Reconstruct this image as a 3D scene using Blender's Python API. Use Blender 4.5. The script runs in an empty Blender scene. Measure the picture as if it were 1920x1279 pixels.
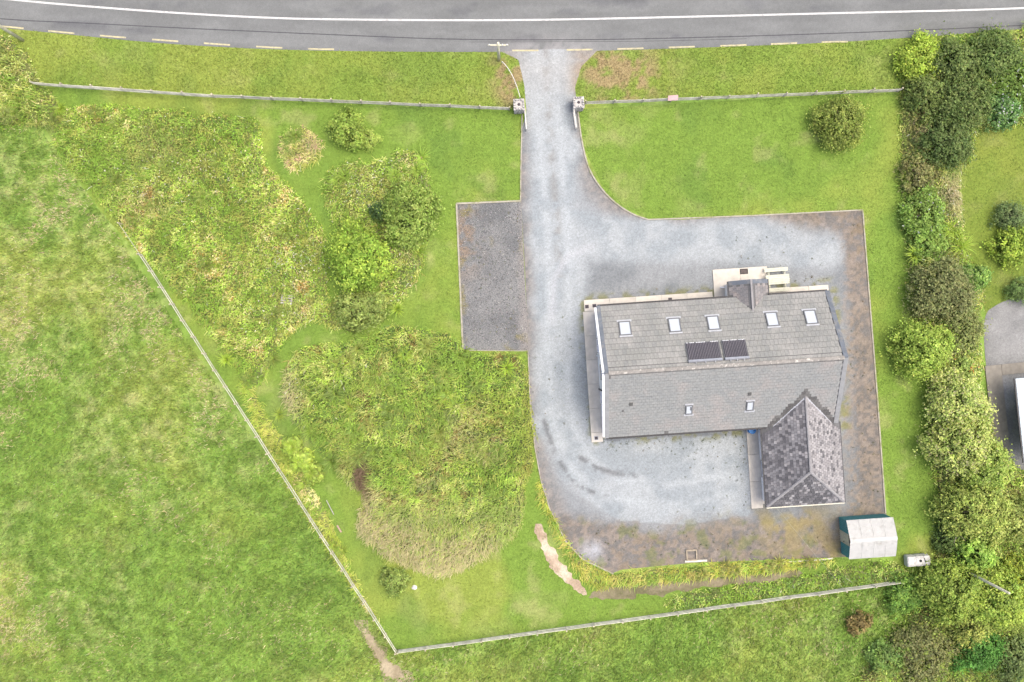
import bpy, math, random
import numpy as np
from mathutils import Vector, Matrix

random.seed(7)
rng = np.random.default_rng(11)
C = bpy.context.scene.collection
R = math.radians

# ------------------------------------------------------------------ camera
CAM_H = 80.0
cam = bpy.data.cameras.new('camera')
cam.sensor_width = 36.0
cam.lens = 36.0
cam.clip_end = 3000
co = bpy.data.objects.new('camera', cam)
C.objects.link(co)
co.location = (0, 0, CAM_H)
co.rotation_euler = (0, 0, 0)
bpy.context.scene.camera = co

# ------------------------------------------------------------------ light
SUN_EL, SUN_AZ = 71.0, 12.0          # azimuth counted from +X towards +Y
w = bpy.data.worlds.new('World')
bpy.context.scene.world = w
w.use_nodes = True
nt = w.node_tree
sky = nt.nodes.new('ShaderNodeTexSky')
sky.sky_type = 'NISHITA'
sky.sun_disc = False
sky.sun_elevation = R(SUN_EL)
sky.sun_rotation = R(90 - SUN_AZ)
sky.air_density = 0.55
sky.dust_density = 5.0
sky.ozone_density = 1.0
bg = nt.nodes['Background']
bg.inputs['Strength'].default_value = 0.15
nt.links.new(sky.outputs['Color'], bg.inputs['Color'])

sun = bpy.data.lights.new('sun', 'SUN')
sun.energy = 0.65
sun.angle = R(40)
sun.color = (1.0, 0.94, 0.74)
so = bpy.data.objects.new('sun', sun)
C.objects.link(so)
d = Vector((math.cos(R(SUN_EL)) * math.cos(R(SUN_AZ)), math.cos(R(SUN_EL)) * math.sin(R(SUN_AZ)), math.sin(R(SUN_EL))))
so.rotation_euler = (-d).to_track_quat('-Z', 'Y').to_euler()
so.location = d * 60

vs = bpy.context.scene.view_settings
vs.view_transform = 'Standard'
vs.look = 'None'
vs.gamma = 1.0
vs.use_curve_mapping = False
vs.exposure = 1.40

# ------------------------------------------------------------------ survey: photo pixel -> metres at height z
PXM = 24.0
def W(px, py, z=0.0):
    k = (CAM_H - z) / CAM_H / PXM
    return Vector(((px - 960) * k, (639.5 - py) * k, z))

def WP(pts, z=0.0):
    return np.array([[W(x, y, z).x, W(x, y, z).y] for x, y in pts])

# ------------------------------------------------------------------ helpers
def tag(o, label=None, cat=None, group=None, kind=None):
    if label: o['label'] = label
    if cat: o['category'] = cat
    if group: o['group'] = group
    if kind: o['kind'] = kind
    return o

def empty(name, loc=(0, 0, 0), rz=0.0, parent=None):
    o = bpy.data.objects.new(name, None)
    C.objects.link(o)
    o.location = loc
    o.rotation_euler = (0, 0, rz)
    o.empty_display_size = 0.3
    if parent: o.parent = parent
    return o

class MB:
    def __init__(s):
        s.v, s.f, s.m = [], [], []
    def add(s, vs_, fs, mi=0):
        b = len(s.v)
        s.v += [tuple(p) for p in vs_]
        s.f += [tuple(i + b for i in f) for f in fs]
        s.m += [mi] * len(fs)
        return s
    def box(s, c, size, rz=0.0, mi=0, M=None, taper=1.0):
        hx, hy, hz = size[0] / 2, size[1] / 2, size[2] / 2
        pts = []
        for z in (-hz, hz):
            t = taper if z > 0 else 1.0
            for x, y in ((-hx, -hy), (hx, -hy), (hx, hy), (-hx, hy)):
                pts.append(Vector((x * t, y * t, z)))
        if M is None:
            M = Matrix.Translation(c) @ Matrix.Rotation(rz, 4, 'Z')
        pts = [M @ p for p in pts]
        s.add(pts, [(3, 2, 1, 0), (4, 5, 6, 7), (0, 1, 5, 4), (1, 2, 6, 5), (2, 3, 7, 6), (3, 0, 4, 7)], mi)
        return s
    def prism(s, poly, z0, z1, mi=0):
        n = len(poly)
        pts = [(x, y, z0) for x, y in poly] + [(x, y, z1) for x, y in poly]
        fs = [tuple(range(n - 1, -1, -1)), tuple(range(n, 2 * n))]
        fs += [(i, (i + 1) % n, n + (i + 1) % n, n + i) for i in range(n)]
        s.add(pts, fs, mi)
        return s
    def hull8(s, bottom, top, mi=0):
        s.add(list(bottom) + list(top), [(3, 2, 1, 0), (4, 5, 6, 7), (0, 1, 5, 4), (1, 2, 6, 5), (2, 3, 7, 6), (3, 0, 4, 7)], mi)
        return s
    def tube(s, pts, rad, n=8, mi=0, cap=True):
        pts = [Vector(p) for p in pts]
        if not hasattr(rad, '__len__'): rad = [rad] * len(pts)
        rings = []
        b = len(s.v)
        for i, p in enumerate(pts):
            t = (pts[min(i + 1, len(pts) - 1)] - pts[max(i - 1, 0)]).normalized()
            a = t.cross(Vector((0, 0, 1)))
            if a.length < 1e-3: a = Vector((1, 0, 0))
            a.normalize()
            q = t.cross(a).normalized()
            for k in range(n):
                an = 2 * math.pi * k / n
                s.v.append(tuple(p + (a * math.cos(an) + q * math.sin(an)) * rad[i]))
        for i in range(len(pts) - 1):
            for k in range(n):
                k2 = (k + 1) % n
                s.f.append((b + i * n + k, b + i * n + k2, b + (i + 1) * n + k2, b + (i + 1) * n + k))
                s.m.append(mi)
        if cap:
            s.f.append(tuple(b + k for k in range(n - 1, -1, -1))); s.m.append(mi)
            s.f.append(tuple(b + (len(pts) - 1) * n + k for k in range(n))); s.m.append(mi)
        return s
    def mesh(s, name, mats):
        me = bpy.data.meshes.new(name)
        me.from_pydata(s.v, [], s.f)
        if not isinstance(mats, (list, tuple)): mats = [mats]
        for m in mats: me.materials.append(m)
        if any(s.m): me.polygons.foreach_set('material_index', s.m)
        me.update()
        return me
    def build(s, name, mats, parent=None, loc=None, rz=0.0):
        return link(name, s.mesh(name, mats), parent, loc, rz)

def link(name, me, parent=None, loc=None, rz=0.0):
    o = bpy.data.objects.new(name, me)
    C.objects.link(o)
    if parent: o.parent = parent
    if loc is not None: o.location = loc
    if rz: o.rotation_euler = (0, 0, rz)
    return o

def bevel(o, wdt=0.01, seg=2):
    m = o.modifiers.new('bevel', 'BEVEL')
    m.width = wdt; m.segments = seg; m.limit_method = 'ANGLE'
    return o

def smooth(o):
    o.data.polygons.foreach_set('use_smooth', [True] * len(o.data.polygons))
    return o

def npmesh(name, V, F, col, mat):
    """V (n,3), F (m,k) all faces of k corners, col (n,3)"""
    me = bpy.data.meshes.new(name)
    n, (m, k) = len(V), F.shape
    me.vertices.add(n)
    me.vertices.foreach_set('co', np.ascontiguousarray(V, dtype=np.float32).ravel())
    me.loops.add(m * k)
    me.loops.foreach_set('vertex_index', np.ascontiguousarray(F, dtype=np.int32).ravel())
    me.polygons.add(m)
    me.polygons.foreach_set('loop_start', np.arange(0, m * k, k, dtype=np.int32))
    if col is not None:
        a = me.color_attributes.new('col', 'FLOAT_COLOR', 'POINT')
        c4 = np.ones((n, 4), dtype=np.float32)
        c4[:, :3] = np.clip(col, 0, 1)
        a.data.foreach_set('color', c4.ravel())
    me.materials.append(mat)
    me.update(calc_edges=True)
    me.validate()
    return me

# numpy noise
_G = np.random.default_rng(3).random((8, 256, 256))
def vnoise(x, y, scale, seed=0):
    g = _G[seed % 8]
    x = np.asarray(x) / scale + 37.3 * seed + 1000; y = np.asarray(y) / scale + 11.7 * seed + 1000
    i = np.floor(x).astype(int); j = np.floor(y).astype(int)
    fx = x - i; fy = y - j
    fx = fx * fx * (3 - 2 * fx); fy = fy * fy * (3 - 2 * fy)
    a = g[i % 256, j % 256]; b = g[(i + 1) % 256, j % 256]
    c = g[i % 256, (j + 1) % 256]; d_ = g[(i + 1) % 256, (j + 1) % 256]
    return (a * (1 - fx) + b * fx) * (1 - fy) + (c * (1 - fx) + d_ * fx) * fy

def fbm(x, y, scale, seed=0, oct=4):
    s = 0; t = 0; a = 1.0
    for k in range(oct):
        s = s + a * vnoise(x, y, scale / 2 ** k, seed + k); t += a; a *= 0.55
    return s / t

def sstep(a, b, x):
    t = np.clip((x - a) / (b - a), 0, 1)
    return t * t * (3 - 2 * t)

def inpoly(x, y, P):
    r = np.zeros(len(x), bool)
    n = len(P)
    for i in range(n):
        x1, y1 = P[i]; x2, y2 = P[(i + 1) % n]
        if y1 == y2: continue
        c = ((y1 > y) != (y2 > y)) & (x < (x2 - x1) * (y - y1) / (y2 - y1) + x1)
        r ^= c
    return r

def segdist(x, y, P, closed=False):
    """distance to polyline and nearest point"""
    best = np.full(len(x), 1e9); bx = np.zeros(len(x)); by = np.zeros(len(x))
    n = len(P)
    for i in range(n if closed else n - 1):
        x1, y1 = P[i]; x2, y2 = P[(i + 1) % n]
        dx, dy = x2 - x1, y2 - y1
        t = np.clip(((x - x1) * dx + (y - y1) * dy) / (dx * dx + dy * dy + 1e-12), 0, 1)
        qx = x1 + t * dx; qy = y1 + t * dy
        dd = np.hypot(x - qx, y - qy)
        u = dd < best
        best[u] = dd[u]; bx[u] = qx[u]; by[u] = qy[u]
    return best, bx, by

def smoothpoly(P, it=2):
    P = np.asarray(P, float)
    for _ in range(it):
        Q = np.roll(P, -1, 0)
        P = np.stack([P * .75 + Q * .25, P * .25 + Q * .75], 1).reshape(-1, 2)
    return P

def smoothline(P, it=2):
    P = np.asarray(P, float)
    for _ in range(it):
        a, b = P[:-1], P[1:]
        m = np.stack([a * .75 + b * .25, a * .25 + b * .75], 1).reshape(-1, 2)
        P = np.concatenate([P[:1], m, P[-1:]])
    return P

def sheet(name, P, z, res, colfn, mat, zfn=None):
    P = np.asarray(P)
    x0, y0 = P.min(0) - res; x1, y1 = P.max(0) + res
    nx = int((x1 - x0) / res) + 2; ny = int((y1 - y0) / res) + 2
    X, Y = np.meshgrid(x0 + np.arange(nx) * res, y0 + np.arange(ny) * res, indexing='ij')
    x, y = X.ravel(), Y.ravel()
    ins = inpoly(x, y, P)
    I = np.arange(nx * ny).reshape(nx, ny)
    q = np.stack([I[:-1, :-1], I[1:, :-1], I[1:, 1:], I[:-1, 1:]], -1).reshape(-1, 4)
    keep = ins[q].sum(1) >= 1
    q = q[keep]
    used = np.unique(q)
    out = used[~ins[used]]
    dd, bx, by = segdist(x[out], y[out], P, True)
    x[out] = bx; y[out] = by
    mp = np.full(nx * ny, -1); mp[used] = np.arange(len(used))
    F = mp[q]
    x, y = x[used], y[used]
    zz = np.full(len(x), z) if zfn is None else zfn(x, y)
    V = np.stack([x, y, zz], 1)
    # drop collapsed cells
    a = np.abs((V[F[:, 2], 0] - V[F[:, 0], 0]) * (V[F[:, 3], 1] - V[F[:, 1], 1]) - (V[F[:, 3], 0] - V[F[:, 1], 0]) * (V[F[:, 2], 1] - V[F[:, 0], 1]))
    F = F[a > 1e-6]
    me = npmesh(name, V, F, colfn(x, y), mat)
    o = link(name, me)
    return o

# ------------------------------------------------------------------ materials
def new_mat(name):
    m = bpy.data.materials.new(name); m.use_nodes = True
    return m, m.node_tree, m.node_tree.nodes['Principled BSDF']

def pmat(name, col, rough=0.7, amt=0.15, scale=6.0, bump=0.0, bscale=40.0, rnd=0.0, metal=0.0, spec=0.3, stain=None, stain_scale=1.5, stain_lo=0.5, stain_hi=0.7):
    m, t, b = new_mat(name)
    N = t.nodes.new; L = t.links.new
    tc = N('ShaderNodeTexCoord')
    no = N('ShaderNodeTexNoise'); no.inputs['Scale'].default_value = scale; no.inputs['Detail'].default_value = 6
    L(tc.outputs['Object'], no.inputs['Vector'])
    mr = N('ShaderNodeMapRange'); mr.inputs[1].default_value = 0.3; mr.inputs[2].default_value = 0.7
    mr.inputs[3].default_value = 1 - amt; mr.inputs[4].default_value = 1 + amt
    L(no.outputs['Fac'], mr.inputs[0])
    val = mr.outputs[0]
    if rnd:
        oi = N('ShaderNodeObjectInfo')
        r2 = N('ShaderNodeMapRange'); r2.inputs[3].default_value = 1 - rnd; r2.inputs[4].default_value = 1 + rnd
        L(oi.outputs['Random'], r2.inputs[0])
        mu = N('ShaderNodeMath'); mu.operation = 'MULTIPLY'
        L(val, mu.inputs[0]); L(r2.outputs[0], mu.inputs[1]); val = mu.outputs[0]
    base = None
    if stain is not None:
        n2 = N('ShaderNodeTexNoise'); n2.inputs['Scale'].default_value = stain_scale; n2.inputs['Detail'].default_value = 8
        n2.inputs['Roughness'].default_value = 0.65
        ge = N('ShaderNodeNewGeometry')
        L(ge.outputs['Position'], n2.inputs['Vector'])
        m2 = N('ShaderNodeMapRange'); m2.inputs[1].default_value = stain_lo; m2.inputs[2].default_value = stain_hi
        L(n2.outputs['Fac'], m2.inputs[0])
        mx = N('ShaderNodeMix'); mx.data_type = 'RGBA'
        mx.inputs[6].default_value = (*col, 1); mx.inputs[7].default_value = (*stain, 1)
        L(m2.outputs[0], mx.inputs[0]); base = mx.outputs[2]
    vm = N('ShaderNodeVectorMath'); vm.operation = 'SCALE'
    if base is None: vm.inputs[0].default_value = col
    else: L(base, vm.inputs[0])
    L(val, vm.inputs['Scale'])
    L(vm.outputs[0], b.inputs['Base Color'])
    b.inputs['Roughness'].default_value = rough
    b.inputs['Metallic'].default_value = metal
    b.inputs['Specular IOR Level'].default_value = spec
    if bump:
        n3 = N('ShaderNodeTexNoise'); n3.inputs['Scale'].default_value = bscale; n3.inputs['Detail'].default_value = 4
        L(tc.outputs['Object'], n3.inputs['Vector'])
        bp = N('ShaderNodeBump'); bp.inputs['Strength'].default_value = bump; bp.inputs['Distance'].default_value = 0.02
        L(n3.outputs['Fac'], bp.inputs['Height']); L(bp.outputs[0], b.inputs['Normal'])
    return m

def ground_mat(name, scales=((9, .25), (35, .3)), rough=0.9, bump=0.6, bscale=25.0, spec=0.15, speck=None):
    m, t, b = new_mat(name)
    N = t.nodes.new; L = t.links.new
    at = N('ShaderNodeAttribute'); at.attribute_name = 'col'
    ge = N('ShaderNodeNewGeometry')
    cur = at.outputs['Color']
    for sc, am in scales:
        no = N('ShaderNodeTexNoise'); no.inputs['Scale'].default_value = sc; no.inputs['Detail'].default_value = 5; no.inputs['Roughness'].default_value = 0.6
        L(ge.outputs['Position'], no.inputs['Vector'])
        mr = N('ShaderNodeMapRange'); mr.inputs[1].default_value = .28; mr.inputs[2].default_value = .72
        mr.inputs[3].default_value = 1 - am; mr.inputs[4].default_value = 1 + am
        L(no.outputs['Fac'], mr.inputs[0])
        vm = N('ShaderNodeVectorMath'); vm.operation = 'SCALE'
        L(cur, vm.inputs[0]); L(mr.outputs[0], vm.inputs['Scale']); cur = vm.outputs[0]
    if speck:
        vo = N('ShaderNodeTexVoronoi'); vo.inputs['Scale'].default_value = speck[0]
        L(ge.outputs['Position'], vo.inputs['Vector'])
        sp = N('ShaderNodeSeparateColor'); L(vo.outputs['Color'], sp.inputs[0])
        mr = N('ShaderNodeMapRange'); mr.inputs[1].default_value = 0; mr.inputs[2].default_value = 1
        mr.inputs[3].default_value = 1 - speck[1]; mr.inputs[4].default_value = 1 + speck[1]
        L(sp.outputs[0], mr.inputs[0])
        vm = N('ShaderNodeVectorMath'); vm.operation = 'SCALE'
        L(cur, vm.inputs[0]); L(mr.outputs[0], vm.inputs['Scale']); cur = vm.outputs[0]
    L(cur, b.inputs['Base Color'])
    b.inputs['Roughness'].default_value = rough
    b.inputs['Specular IOR Level'].default_value = spec
    n3 = N('ShaderNodeTexNoise'); n3.inputs['Scale'].default_value = bscale; n3.inputs['Detail'].default_value = 4
    L(ge.outputs['Position'], n3.inputs['Vector'])
    bp = N('ShaderNodeBump'); bp.inputs['Strength'].default_value = bump; bp.inputs['Distance'].default_value = 0.03
    L(n3.outputs['Fac'], bp.inputs['Height']); L(bp.outputs[0], b.inputs['Normal'])
    return m

def leaf_mat(name, trans=0.3, rough=0.5, spec=0.25):
    m, t, b = new_mat(name)
    N = t.nodes.new; L = t.links.new
    at = N('ShaderNodeAttribute'); at.attribute_name = 'col'
    L(at.outputs['Color'], b.inputs['Base Color'])
    b.inputs['Roughness'].default_value = rough
    b.inputs['Specular IOR Level'].default_value = spec
    tr = N('ShaderNodeBsdfTranslucent'); L(at.outputs['Color'], tr.inputs['Color'])
    mx = N('ShaderNodeMixShader'); mx.inputs[0].default_value = trans
    L(b.outputs[0], mx.inputs[1]); L(tr.outputs[0], mx.inputs[2])
    L(mx.outputs[0], t.nodes['Material Output'].inputs['Surface'])
    return m

M_GRASSGROUND = ground_mat('turf', ((5, .2), (22, .35)), bump=0.8, bscale=18)
M_GRAVEL = ground_mat('gravel', ((5, .07), (15, .14)), bump=0.5, bscale=25, speck=(11, .11))
M_DARKGRAVEL = ground_mat('dark_gravel', ((14, .12), (60, .22)), bump=0.8, bscale=40, speck=(26, .3))
M_ASPHALT = ground_mat('asphalt', ((3, .07), (40, .14)), bump=0.3, bscale=60, speck=(30, .10))
M_DIRT = ground_mat('bare_earth', ((6, .2), (30, .25)), bump=0.8, bscale=20)
M_BLADE = leaf_mat('grass_blade', .25)
M_LEAF = leaf_mat('leaf', .45)
M_SHOOT = leaf_mat('undergrowth_leaf', .40)

M_CONC = pmat('path_concrete', (.49, .455, .39), .85, .10, 2.2, .25, 30, rnd=.07, stain=(.40, .375, .325), stain_scale=.9, stain_lo=.52, stain_hi=.72)
M_EDGING = pmat('edging_concrete', (.30, .28, .225), .85, .15, 3, stain=(.2, .2, .1), stain_scale=1.2, stain_lo=.5, stain_hi=.65)
M_WHITE = pmat('white_render', (.78, .77, .74), .8, .05, 3, .1, 60)
M_PVC = pmat('white_plastic', (.8, .8, .8), .4, .03, 3, spec=.5)
M_DARKPVC = pmat('dark_gutter', (.035, .035, .04), .5, .1, 3)
M_VERGE = pmat('verge_slate', (.12, .135, .155), .6, .14, 2.5, stain=(.2, .2, .19), stain_scale=1.8)
TILES = [pmat('roof_tile_tint', c, .78, .13, 7, .25, 35, rnd=.06, stain=(.285, .278, .258), stain_scale=.55, stain_lo=.46, stain_hi=.72)
         for c in ((.205, .208, .195), (.215, .217, .200), (.196, .200, .189), (.218, .219, .203))]
SOUTHTILES = [pmat('south_tile_tint', c, .78, .13, 7, .25, 35, rnd=.06, stain=(.28, .255, .235), stain_scale=.5, stain_lo=.48, stain_hi=.75)
         for c in ((.218, .226, .217), (.228, .235, .225), (.209, .217, .211), (.223, .229, .219))]
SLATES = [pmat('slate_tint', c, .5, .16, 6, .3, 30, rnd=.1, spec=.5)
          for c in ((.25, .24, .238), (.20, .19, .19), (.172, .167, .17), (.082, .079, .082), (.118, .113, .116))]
PORCHSLATE = [pmat('porch_slate_tint', c, .6, .15, 6, .25, 30, rnd=.1, stain=(.25, .22, .2), stain_scale=2) for c in ((.17, .165, .165), (.2, .19, .185))]
M_RIDGE = pmat('ridge_tile_concrete', (.235, .222, .20), .85, .2, 5, .4, 20, rnd=.12, stain=(.52, .50, .44), stain_scale=3.2, stain_lo=.55, stain_hi=.68)
M_SLATERIDGE = pmat('hip_tile', (.22, .215, .215), .7, .15, 4, rnd=.1)
M_DECK = pmat('roof_deck', (.12, .12, .12), .9)
M_LEAD = pmat('flashing', (.36, .37, .38), .5, .08, 4, spec=.4)
M_FRAME = pmat('skylight_frame', (.13, .135, .14), .5, .05)
M_GLASS = pmat('skylight_glass', (.42, .45, .47), .08, .02, 2, spec=.8)
M_TUBE = pmat('solar_tube', (.13, .12, .13), .3, .1, 5, spec=.7)
M_ALU = pmat('aluminium', (.30, .31, .33), .4, .1, 4, metal=.3)
M_CAP = pmat('tube_cap', (.75, .75, .75), .4)
M_TIMBER = pmat('weathered_timber', (.52, .50, .41), .85, .2, 4, .3, 30, rnd=.14, stain=(.38, .365, .30), stain_scale=1.4, stain_lo=.45, stain_hi=.65)
M_TIMBERG = pmat('grey_timber', (.34, .33, .29), .85, .2, 4, .3, 30, rnd=.18, stain=(.2, .195, .155), stain_scale=1.4)
M_POST = pmat('post_timber', (.42, .37, .26), .85, .2, 5, .3, 30, rnd=.15)
M_CREAM = pmat('cream_paint', (.46, .46, .365), .6, .06, 5, rnd=.05, stain=(.38, .375, .29), stain_scale=4)
M_STONE = pmat('pillar_stone', (.36, .345, .325), .9, .25, 5, .6, 14, rnd=.18, stain=(.22, .21, .2), stain_scale=5)
M_TEAL = pmat('teal_sheet', (.055, .215, .225), .6, .12, 5)
M_BEIGE = pmat('beige_door', (.42, .41, .30), .7, .1, 4)
M_SHEDROOF = pmat('pale_metal_sheet', (.43, .43, .405), .55, .05, 3, stain=(.31, .305, .27), stain_scale=1.6, stain_lo=.54, stain_hi=.75)
M_TANK = pmat('white_tank_plastic', (.48, .47, .45), .6, .12, 8, stain=(.25, .24, .22), stain_scale=5)
M_BLACK = pmat('black_plastic', (.02, .02, .022), .6)
M_COVER = pmat('drain_iron', (.06, .052, .058), .7, .2, 8)
M_MAT = pmat('doormat_fibre', (.09, .075, .07), .95, .3, 20, .5, 60)
M_BLUE = pmat('blue_plastic', (.02, .16, .42), .45, .1, 5)
M_LINE = pmat('road_paint_white', (.46, .46, .44), .8, .15, 5, stain=(.30, .30, .29), stain_scale=3, stain_lo=.5, stain_hi=.7)
M_YELLOW = pmat('road_paint_yellow', (.40, .36, .21), .8, .15, 5, stain=(.26, .25, .19), stain_scale=3, stain_lo=.45, stain_hi=.68)
M_TAR = pmat('tar_seam', (.055, .055, .06), .8, .2, 3)
M_BARK = pmat('bark', (.11, .095, .07), .9, .25, 8, .5, 20)
M_GREYBARK = pmat('bare_branch', (.34, .31, .26), .9, .2, 8, .4, 20)
M_PINK = pmat('faded_sign', (.55, .36, .35), .6, .1, 5)
M_NROOF = pmat('pale_blue_roof', (.40, .46, .48), .6, .06, 2)
M_WIRE = pmat('wire', (.42, .40, .34), .6)
M_ROCK = pmat('pale_rock', (.6, .58, .55), .9, .25, 8, .5, 12)
M_POLE = pmat('pole_timber', (.54, .51, .38), .85, .2, 4, .3, 25)
M_WHITEGATE = pmat('gate_paint', (.55, .53, .48), .6, .1, 5)
M_WINGLASS = pmat('window_glass', (.05, .06, .07), .08, .02, 2, spec=.8)

# ------------------------------------------------------------------ terrain outlines (photo survey, ground level)
ROAD_EDGE = [(-3600, -420), (-1500, -110), (-400, 10), (0, 52), (100, 62), (300, 82), (500, 93), (700, 97), (960, 98), (1150, 95), (1300, 90), (1500, 83), (1680, 73), (1920, 55), (2400, 15), (3600, -110), (5400, -330)]
ROAD_CENTRE = [(-3600, -490), (-1500, -170), (-400, -45), (22, 0), (160, 12), (320, 24), (500, 34), (640, 37), (960, 39), (1280, 32), (1600, 24), (1920, 17), (2400, -10), (3600, -100), (5400, -300)]
DRIVE = [(940, 97), (972, 112), (983, 160), (987, 210), (979, 240), (978, 300), (977, 377), (985, 520), (990, 657), (994, 760), (1003, 840), (1014, 900), (1030, 955), (1060, 1012), (1092, 1048), (1148, 1075), (1165, 1068), (1300, 1055), (1440, 1050), (1570, 1045), (1680, 1040), (1672, 985),
         (1660, 960), (1650, 830), (1640, 680), (1630, 560), (1622, 470), (1617, 394), (1520, 398), (1400, 405), (1280, 412), (1215, 412), (1180, 400), (1140, 370), (1106, 325), (1091, 270), (1083, 200), (1078, 165), (1090, 125), (1120, 95), (1040, 92)]
PAD = [(856, 382), (977, 377), (984, 520), (991, 657), (868, 657)]
NYARD = [(1842, 590), (1870, 570), (1900, 558), (2150, 550), (2150, 900), (1900, 890), (1880, 830), (1860, 760), (1848, 690)]
drive_w, pad_w, nyard_w = WP(DRIVE), WP(PAD), WP(NYARD)
nyard_w = smoothpoly(nyard_w, 2)
road_top = [(x, y - 148) for x, y in ROAD_CENTRE]
edge_w = smoothline(WP(ROAD_EDGE), 2)
ctr_w = smoothline(WP(ROAD_CENTRE), 3)
road_w = np.concatenate([edge_w, WP(road_top[::-1])])
FENCE_W = [(225, 425), (262, 478), (740, 1224)]
FENCE_S = [(745, 1224), (1690, 1090)]

def mixc(a, b, t):
    a = np.asarray(a, float); b = np.asarray(b, float)
    t = np.asarray(t)[:, None]
    return a * (1 - t) + b * t

GREEN = np.array((.132, .208, .034)); YGREEN = np.array((.195, .240, .046)); DKGREEN = np.array((.092, .160, .030)); STRAW = np.array((.32, .305, .135))

field_mask_poly = WP([(-700, 130), (30, 225), (75, 240), (130, 320), (200, 410), (240, 470), (745, 1226), (1690, 1092), (1720, 1120), (1700, 1400), (1690, 2000), (-700, 2000)])
def lawn_col(x, y):
    n = fbm(x, y, 7, 1); n2 = fbm(x, y, 1.6, 3); n3 = fbm(x, y, 3.2, 5)
    c = mixc(GREEN, YGREEN, sstep(.44, .70, n) * .85)
    c = mixc(c, DKGREEN, sstep(.52, .74, n3) * .55)
    c = mixc(c, STRAW, sstep(.60, .80, n2) * .30 + sstep(.62, .75, fbm(x, y, 4.5, 6)) * .15)
    return c * (.86 + .28 * fbm(x, y, .45, 2, 3))[:, None]
def field_col(x, y):
    n = fbm(x, y, 9, 2); n2 = fbm(x, y, 2.2, 4); n3 = fbm(x, y, .9, 6)
    c = mixc(GREEN, YGREEN, sstep(.42, .66, n) * .95)
    c = mixc(c, DKGREEN, sstep(.50, .70, n2) * .3)
    # bleached seed heads, mostly in the western pasture
    west = sstep(-8, -20, x - 0.55 * (y - 5)) * .8 + .2
    nb = fbm(x, y, .55, 1, 3)
    st = sstep(.30, .62, fbm(x, y, 7.5, 7)) * sstep(.44, .64, .45 * n3 + .55 * nb) * west
    c = mixc(c, STRAW, np.clip(st * .26 + sstep(.62, .8, n3) * .2, 0, .5))
    return c * np.array([1.14, 1.15, 1.25]) * (.83 + .34 * sstep(.25, .75, nb))[:, None]

# verge: drier and yellower next to the road
def verge_col(x, y):
    c = lawn_col(x, y)
    n = fbm(x, y, 3, 2)
    c = mixc(c, YGREEN, .30 + .4 * sstep(.4, .65, n))
    brown = np.exp(-((x - W(1160, 130).x) ** 2 / 9 + (y - W(1160, 140).y) ** 2 / 5))
    brown = np.maximum(brown, np.exp(-((x - W(958, 140).x) ** 2 / 1.6 + (y - W(958, 140).y) ** 2 / 6)))
    c = mixc(c, (.27, .20, .11), np.clip(brown * 1.5 * sstep(.36, .64, fbm(x, y, .8, 4)), 0, .85))
    return c

# ground to the horizon, then the finer sheets
mb = MB()
mb.add([(-900, -900, 0), (900, -900, 0), (900, 900, 0), (-900, 900, 0)], [(0, 1, 2, 3)])
M_FAR = pmat('far_pasture', (.085, .135, .025), .9, .3, .4, .5, 8)
g = mb.build('ground', M_FAR); tag(g, kind='structure')

XL, XR, YB, YT = -46.0, 46.0, -31.5, 27.0
f = sheet('field', np.array([(XL, YB), (XR, YB), (XR, YT), (XL, YT)]), .006, .18, field_col, M_GRASSGROUND); tag(f, kind='structure')
LAWN = [(60, 190), (90, 160), (976, 205), (987, 210), (979, 240), (978, 380), (990, 657), (1003, 840), (1030, 955), (1092, 1048), (1148, 1075), (1570, 1046), (1700, 1060), (1690, 1090), (1300, 1145), (745, 1224), (560, 935), (440, 745), (262, 478), (200, 410), (110, 290)]
LAWNE = [(1083, 205), (1400, 187), (1690, 167), (1720, 400), (1740, 700), (1780, 900), (1760, 1060), (1675, 1060), (1672, 985), (1650, 830), (1640, 680), (1630, 560), (1617, 394), (1520, 398), (1215, 412), (1140, 370), (1091, 270)]
lawnw, lawne = WP(LAWN), WP(LAWNE)
o = sheet('lawn', lawnw, .012, .2, lawn_col, M_GRASSGROUND); tag(o, kind='structure')
o = sheet('lawn', lawne, .012, .2, lawn_col, M_GRASSGROUND); tag(o, kind='structure')
NLAWN = WP([(1800, 300), (1830, 225), (2150, 215), (2150, 560), (1900, 565), (1850, 590), (1810, 480)])
o = sheet('neighbour_lawn', NLAWN, .013, .25, lambda x, y: mixc(lawn_col(x, y), (.15, .17, .03), np.full(len(x), .5)), M_GRASSGROUND); tag(o, kind='structure')
VERGE = [(-600, -20)] + [p for p in ROAD_EDGE if -10 < p[0] < 2000] + [(1990, 110), (1690, 160), (1690, 167), (1083, 195), (1083, 180), (976, 186), (976, 203), (90, 160), (-600, 120)]
vergew = WP(VERGE)
o = sheet('road_verge', vergew, .010, .2, verge_col, M_GRASSGROUND); tag(o, kind='structure')

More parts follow.
